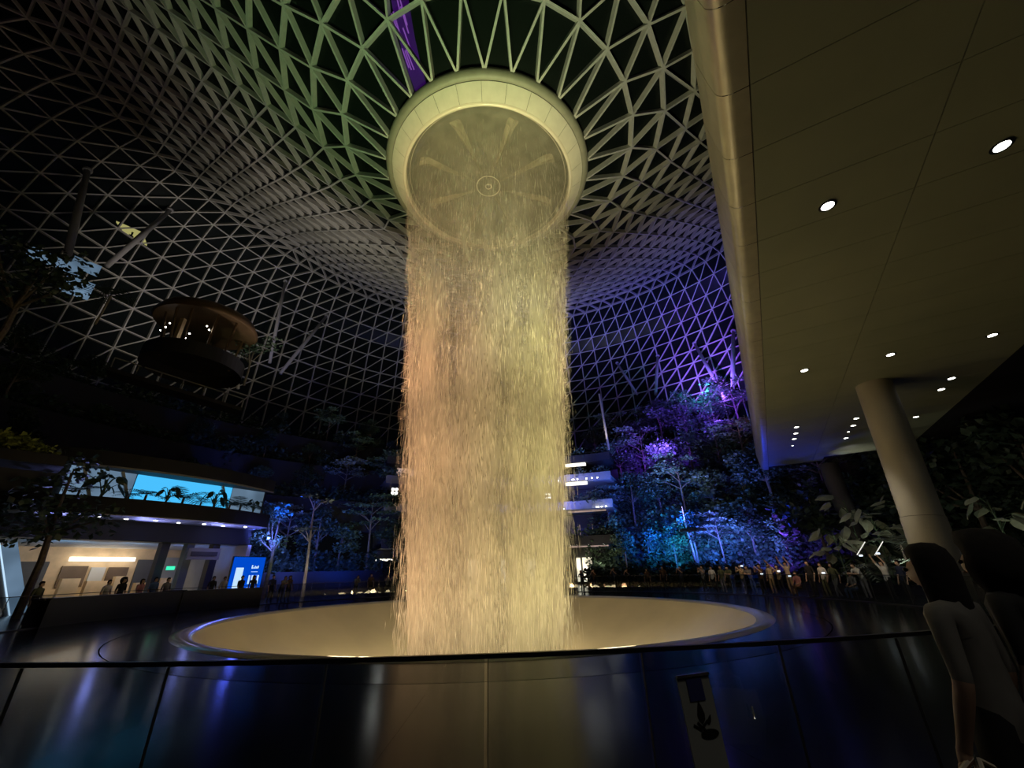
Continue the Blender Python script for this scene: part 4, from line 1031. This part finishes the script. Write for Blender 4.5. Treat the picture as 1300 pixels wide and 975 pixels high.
crowd = [ # bearing, ring radius, pose, top, legs, hair, label, scale, turned away
    (22.6, 17.9, 'photo', 'grey', 'black', 'short', 'person in grey top photographing, leftmost of the right rail crowd', 1.0),
    (23.6, 18.0, 'stand', 'white', 'black', 'short', 'person in white shirt by the glass rail, second of the right crowd', .97),
    (24.6, 18.3, 'stand', 'olive', 'grey', 'long', 'long-haired person in olive top right of the white shirt', .98),
    (25.6, 17.9, 'lean', 'olive', 'black', 'short', 'person in olive top bending over the glass rail', 1.0),
    (26.7, 17.9, 'photo', 'tan', 'navy', 'short', 'person in tan top raising a phone at the rail', 1.0),
    (27.6, 18.1, 'lean', 'grey', 'denim', 'short', 'person in grey leaning on the rail beside the tan top', 1.0),
    (28.6, 17.9, 'photo', 'brown', 'black', 'short', 'person in brown top with both arms raised to the face', 1.0),
    (29.5, 18.4, 'onearm', 'cream', 'tan', 'short', 'person in cream top lifting one arm high', 1.0),
    (30.3, 17.9, 'photo', 'tan', 'black', 'long', 'long-haired person in tan top photographing the water', .96),
    (31.2, 18.6, 'reach', 'cream', 'tan', 'short', 'person in cream top with both arms up, above the crowd', 1.05),
    (31.9, 17.8, 'sit', 'pink', 'brown', 'short', 'person in pink top sitting low at the rail', 1.0),
    (33.2, 17.9, 'stand', 'black', 'black', 'short', 'tall person in black standing at the rail gap', 1.06),
    (34.3, 18.2, 'stand', 'white', 'olive', 'short', 'person in white top right of the tall black figure', 1.0),
    (35.2, 17.8, 'walk', 'olive', 'grey', 'long', 'long-haired person in olive walking along the rail', .98),
    (36.6, 18.0, 'sit', 'grey', 'denim', 'short', 'person in grey sitting on the kerb by the rail', 1.0),
    (37.5, 18.5, 'lean', 'white', 'grey', 'short', 'person in white stooping behind the seated figure', 1.0),
    (39.4, 18.0, 'reach', 'white', 'black', 'short', 'person in white tank top holding both arms overhead', 1.0),
    (40.6, 18.4, 'stand', 'navy', 'black', 'short', 'person in navy between the two white shirts', 1.0),
    (42.0, 17.9, 'stand', 'cream', 'grey', 'short', 'broad person in pale shirt nearest the leaning column', 1.03),
    (43.0, 18.3, 'stand', 'brown', 'black', 'long', 'long-haired person in brown before the column foot', .98),
    (46.4, 19.2, 'onearm', 'black', 'black', 'short', 'person in black right of the column holding a phone high', 1.0),
    (48.4, 19.0, 'stand', 'pink', 'navy', 'short', 'person in dull pink top at the right behind the onlookers', 1.0),
    (-30.5, 18.1, 'stand', 'black', 'black', 'long', 'dark figure standing before the blue sign, right one', 1.0),
    (-31.6, 17.9, 'walk', 'black', 'navy', 'short', 'dark figure striding before the blue sign, left one', 1.0),
    (-28.6, 18.2, 'stand', 'navy', 'black', 'short', 'person in navy right of the blue sign', 1.0),
    (-27.6, 18.0, 'lean', 'grey', 'black', 'short', 'person in grey leaning on the rail left of the pale tree trunk', 1.0),
    (-26.9, 18.4, 'stand', 'brown', 'black', 'long', 'person in brown at the rail beside the pale tree trunk', .97),
    (-33.2, 19.5, 'stand', 'white', 'black', 'short', 'person in white shirt before the shop entrance', .98),
    (-34.2, 19.0, 'stand', 'black', 'black', 'short', 'person in black before the shop entrance', 1.0),
    (-38.0, 18.8, 'stand', 'grey', 'navy', 'short', 'person in grey behind the dark parapet, right one', .98),
    (-39.0, 19.2, 'stand', 'blue', 'black', 'short', 'person in blue behind the dark parapet', 1.0),
    (-40.0, 18.7, 'walk', 'pink', 'black', 'long', 'long-haired person in pink behind the dark parapet', .96),
    (-41.4, 19.0, 'stand', 'black', 'black', 'curly', 'curly-haired dark figure behind the dark parapet', 1.0),
    (-42.4, 18.9, 'stand', 'white', 'navy', 'short', 'person in white behind the dark parapet, left one', .95),
    (-46.8, 18.6, 'stand', 'olive', 'black', 'short', 'person in olive far left behind the parapet', .95),
    (-51.3, 18.4, 'lean', 'brown', 'black', 'short', 'stooping person at the far left edge, right one of a pair', .97),
    (-52.3, 18.6, 'stand', 'grey', 'black', 'long', 'dim person in grey at the far left frame edge', .97),
]
for az, R, pose, top, legs, hair, lab, sc in crowd:
    p = ring_at(az, R); person(lab, pose, p, FC, top, legs, hair, None, sc, 'crowd along the fountain rail', SKIN2 if len(lab) % 2 else None)
rnd = random.Random(12)
for k in range(16):
    az = -19.5 + 1.5*k if k < 8 else 6.2 + 2.0*(k - 8)
    person('dark onlooker behind the far glass, %s from the water on its %s side' % (nth[7 - k if k < 8 else k - 8], 'left' if k < 8 else 'right'), rnd.choice(['stand', 'photo', 'stand', 'lean']), ring_at(az + rnd.uniform(-.4, .4), rnd.uniform(17.7, 18.6)), FC, rnd.choice(['black', 'navy', 'grey', 'brown']), 'black', rnd.choice(['short', 'long']), None, rnd.uniform(.92, 1.03), 'far onlookers')
for k, (az, R, z, lab) in enumerate([(26.9, 17.55, 1.62, 'lit phone held up by the tan top'), (30.4, 17.5, 1.30, 'lit phone low at the rail near the seated figure'), (31.3, 17.5, 1.05, 'lit phone lowest at the rail, left of the tall black figure'), (28.7, 17.5, 1.15, 'lit phone at the rail below the brown top'),
        (39.4, 17.8, 2.00, 'lit phone held overhead in the white tank top hands'), (38.0, 17.9, 1.95, 'lit phone raised left of the white tank top'), (46.5, 18.9, 1.88, 'blue lit phone held high right of the column'), (34.4, 17.8, 1.2, 'lit phone at chest height right of the tall black figure')]):
    p = ring_at(az, R); phone(lab, p + Vector((0, 0, z)), math.radians(-az) + .15*(k % 3 - 1), .2)
for k, (az, R, lab) in enumerate([(39.1, 18.9, 'thin lit wand held up behind the white tank top, right one'), (37.7, 18.9, 'thin lit wand held up behind the stooping figure, left one')]):
    p = ring_at(az, R); t = thing('light_wand', lab, 'wand', p + Vector((0, 0, 1.95 + .05*k)))
    b = MB(); b.beam((0, 0, 0), (.75, .12, .62), .028, .028); b.build('tube', emis('wand_light', (1, .98, .9), .9), t); b = MB(); b.beam((-.12, -.02, -.11), (0, 0, 0), .035, .035); b.build('grip', M['black'], t)
# bin by the parapet
bn = thing('litter_bin', 'dark square bin standing at the right end of the parapet', 'bin', ring_at(-37.2, 17.5)); bn.rotation_euler = (0, 0, .5)
b = MB(); b.box((0, 0, .5), (.9, .7, 1.0)); b.build('body', M['black'], bn); b = MB(); b.box((0, 0, 1.03), (.96, .76, .06)); b.build('lid', M['slabdark'], bn)
# three onlookers close by on the right
fa = person('dim person in pale tee with dark hair, close by on the right', 'stand', (2.20, 2.36, 0), (-1.0, 9.0, 0), 'dull', 'black', 'long', HAIR, .98)
fb = person('dark curly-haired person behind the pale tee at the right', 'stand', (2.66, 2.50, 0), (-1.0, 9.0, 0), 'black', 'black', 'curly', HAIR, 1.0)
fc = person('dark person in navy top at the right frame edge', 'stand', (2.02, 1.52, 0), (-1.0, 9.0, 0), 'navy', 'black', 'short', HAIR, 1.0)
for o in (fa, fb, fc):
    J = BM_['stand'][1]; h = Vector(J['head'])
    for s in (-1, 1):
        b = MB(); b.lathe([(.001, -.012), (.010, -.006), (.012, 0), (.010, .006), (.001, .012)], 10); e = b.build('eye', M['black'], o, True, loc=h + Vector((s*.032, -.092, .008)))
    b = MB(); b.tube([(-.024, 0, 0), (0, -.006, .002), (.024, 0, 0)], [.003, .006, .003], 6); b.build('mouth', SKIN2, o, loc=h + Vector((0, -.098, -.048)))
bag = thing('tote_bag', 'pale cloth bag held low beside the person in the pale tee', 'bag', (1.98, 2.30, .36), .5)
b = MB(); b.add([(-.16, -.05, 0), (.16, -.05, 0), (.16, .05, 0), (-.16, .05, 0), (-.19, -.03, .34), (.19, -.03, .34), (.19, .03, .34), (-.19, .03, .34), (-.2, -.075, .15), (.2, -.075, .15), (.2, .075, .15), (-.2, .075, .15)],
    [(3,2,1,0), (0,1,9,8), (1,2,10,9), (2,3,11,10), (3,0,8,11), (8,9,5,4), (9,10,6,5), (10,11,7,6), (11,8,4,7), (4,5,6,7)]); b.build('body', cloth('cream'), bag, True)
for s in (-.04, .04):
    b = MB(); b.tube([(-.10, s*.6, .33), (-.08, s, .42), (0, s*.3, .46), (.08, s, .42), (.09, s*.6, .34)], .009, 5); b.build('handle', cloth('cream'), bag)

# ================================================================== coloured lamps among the planting
def glow(az, d, z, p, col, size=.15):      # shielded lamps turned into the planting, away from the water
    spot('garden_lamp', tuple(AZ(az, d, z)), tuple(AZ(az, d + 3, z + 1.4)), p, col, 130, .8, size)
BLUE2 = (.01, .085, 1.0); PUR = (.16, .05, 1.0)
GK = 11.0
for az, d, z, p, c in [(17.5, 46, 3.5, 260, BLUE2), (19.5, 45, 3.0, 200, (.03, .40, 1)), (21.5, 46, 5.5, 260, BLUE2), (24, 44.5, 2.5, 240, (.04, .14, 1)), (26, 44, 4.0, 260, BLU), (29, 42, 2.2, 240, BLU), (31.5, 40, 2.2, 140, PUR), (17, 47, 8.0, 160, (.08, .12, 1)),
        (19, 53, 14.5, 420, PUR), (21, 54, 14.8, 260, PUR), (26, 55, 20.5, 260, PUR), (29, 54, 20.0, 240, PUR), (28, 53, 17.5, 260, PUR), (23, 48, 9.5, 60, (.8, 1, .6)), (25, 46, 7.5, 45, (.9, .95, .7)), (13, 50, 16.5, 90, WRM), (31.3, 51, 17.5, 110, (1, .25, .04)), (27, 57, 22.5, 240, (.05, .5, .8)),
        (-28.8, 43, 6.5, 130, BLUE2), (-29.8, 42.5, 4.0, 120, BLU), (-27, 45, 2.0, 90, BLU), (-28.3, 42.5, 2.4, 26, (.5, 1, .3)), (-20, 47, 4, 60, (.75, .9, .6)), (-18.2, 47, 6.5, 60, (.85, .95, .6)), (-21.5, 46, 2.0, 70, BLUE2), (-25, 41.5, 1.2, 60, WRM), (-26, 42, 9.0, 60, (.5, .55, .8)),
        (-3, 47, 5.5, 120, (.9, 1, .5)), (3, 47, 4, 120, (.9, 1, .5)), (6, 48, 9, 160, (.12, .16, 1)), (1, 48, 7, 120, (.15, .18, 1)), (8, 47, 3, 90, WRM), (11, 46.5, 2, 160, WRM), (-44, 39, 21.4, 50, WRM), (-38.3, 39, 18.8, 10, (.6, 1, .5))]:
    glow(az, d - 1.2, z + .3, p*(GK if c[2] > .7 and c[0] < .5 else 1.3), c)
spot('leaf_spot', tuple(AZ(38.4, 31, 1.2)), tuple(AZ(38.6, 35, 5.5)), 190, (1, 1, .88), 60, .6, .05)
spot('leaf_spot', tuple(AZ(41.0, 29.5, 1.2)), tuple(AZ(41.2, 31.5, 3.2)), 90, (.95, 1, .85), 70, .6, .05)
spot('leaf_spot', tuple(AZ(48.2, 27, 1.2)), tuple(AZ(49, 31, 4)), 60, (.95, 1, .85), 80, .6, .05)
spot('crowd_fill', tuple(ring_at(31, 14.5) + Vector((0, 0, 6.0))), tuple(ring_at(31, 18) + Vector((0, 0, 1.2))), 420, (1, .60, .34), 50, .8, .2, 0)  # unseen fill spots added above the apron to brighten the crowd
spot('crowd_fill', tuple(ring_at(38.5, 14) + Vector((0, 0, 6.0))), tuple(ring_at(38.5, 18) + Vector((0, 0, 1.2))), 420, (1, .88, .72), 60, .8, .2, 0)
spot('crowd_fill', tuple(ring_at(24.5, 14) + Vector((0, 0, 6.0))), tuple(ring_at(24.5, 18) + Vector((0, 0, 1.2))), 260, (1, .80, .6), 50, .8, .2, 0)
spot('trunk_spot', tuple(AZ(22.4, 44, .3)), tuple(AZ(22.2, 45, 5)), 160, (1, .85, .75), 40, .5, .05)
spot('trunk_spot', tuple(AZ(-25.0, 42, .3)), tuple(AZ(-25.3, 43, 5)), 120, (1, .9, .75), 40, .5, .05)
spot('soffit_blue', (20.5, 34.5, 3.5), (20.2, 29.5, 8.7), 1500, (.015, .05, 1), 72, 1.0, .2)
def local(x, y, z): return P1 + sd*x + sn*y + Vector((0, 0, z))
for x, p, c in ((1, 120, (1, .85, .62)), (4.5, 240, (1, .86, .64)), (8, 150, (1, .88, .68))): spot('shop_lamp', tuple(local(x, 8.0, 3.9)), tuple(local(x, 12.0, 1.4)), p, c, 110, .8, .2)
for x, p, c in ((1, 150, (.25, .55, 1)), (4.5, 140, (.35, .6, 1)), (8, 110, (.22, .38, 1)), (10, 90, (.12, .25, 1))): spot('shop_ceiling_wash', tuple(local(x, 4.2, 2.2)), tuple(local(x, 6.5, 4.0)), p, c, 120, .8, .2)
for x in (-1, 3.5, 8): spot('soffit_wash', tuple(local(x, 1.6, 4.2)), tuple(local(x + .5, .5, 5.3)), 230, (.30, .34, 1), 150, 1, .2, .2)
point('balcony_blue', tuple(local(10.5, 0.0, 4.4)), 90, (.1, .14, 1), .2)
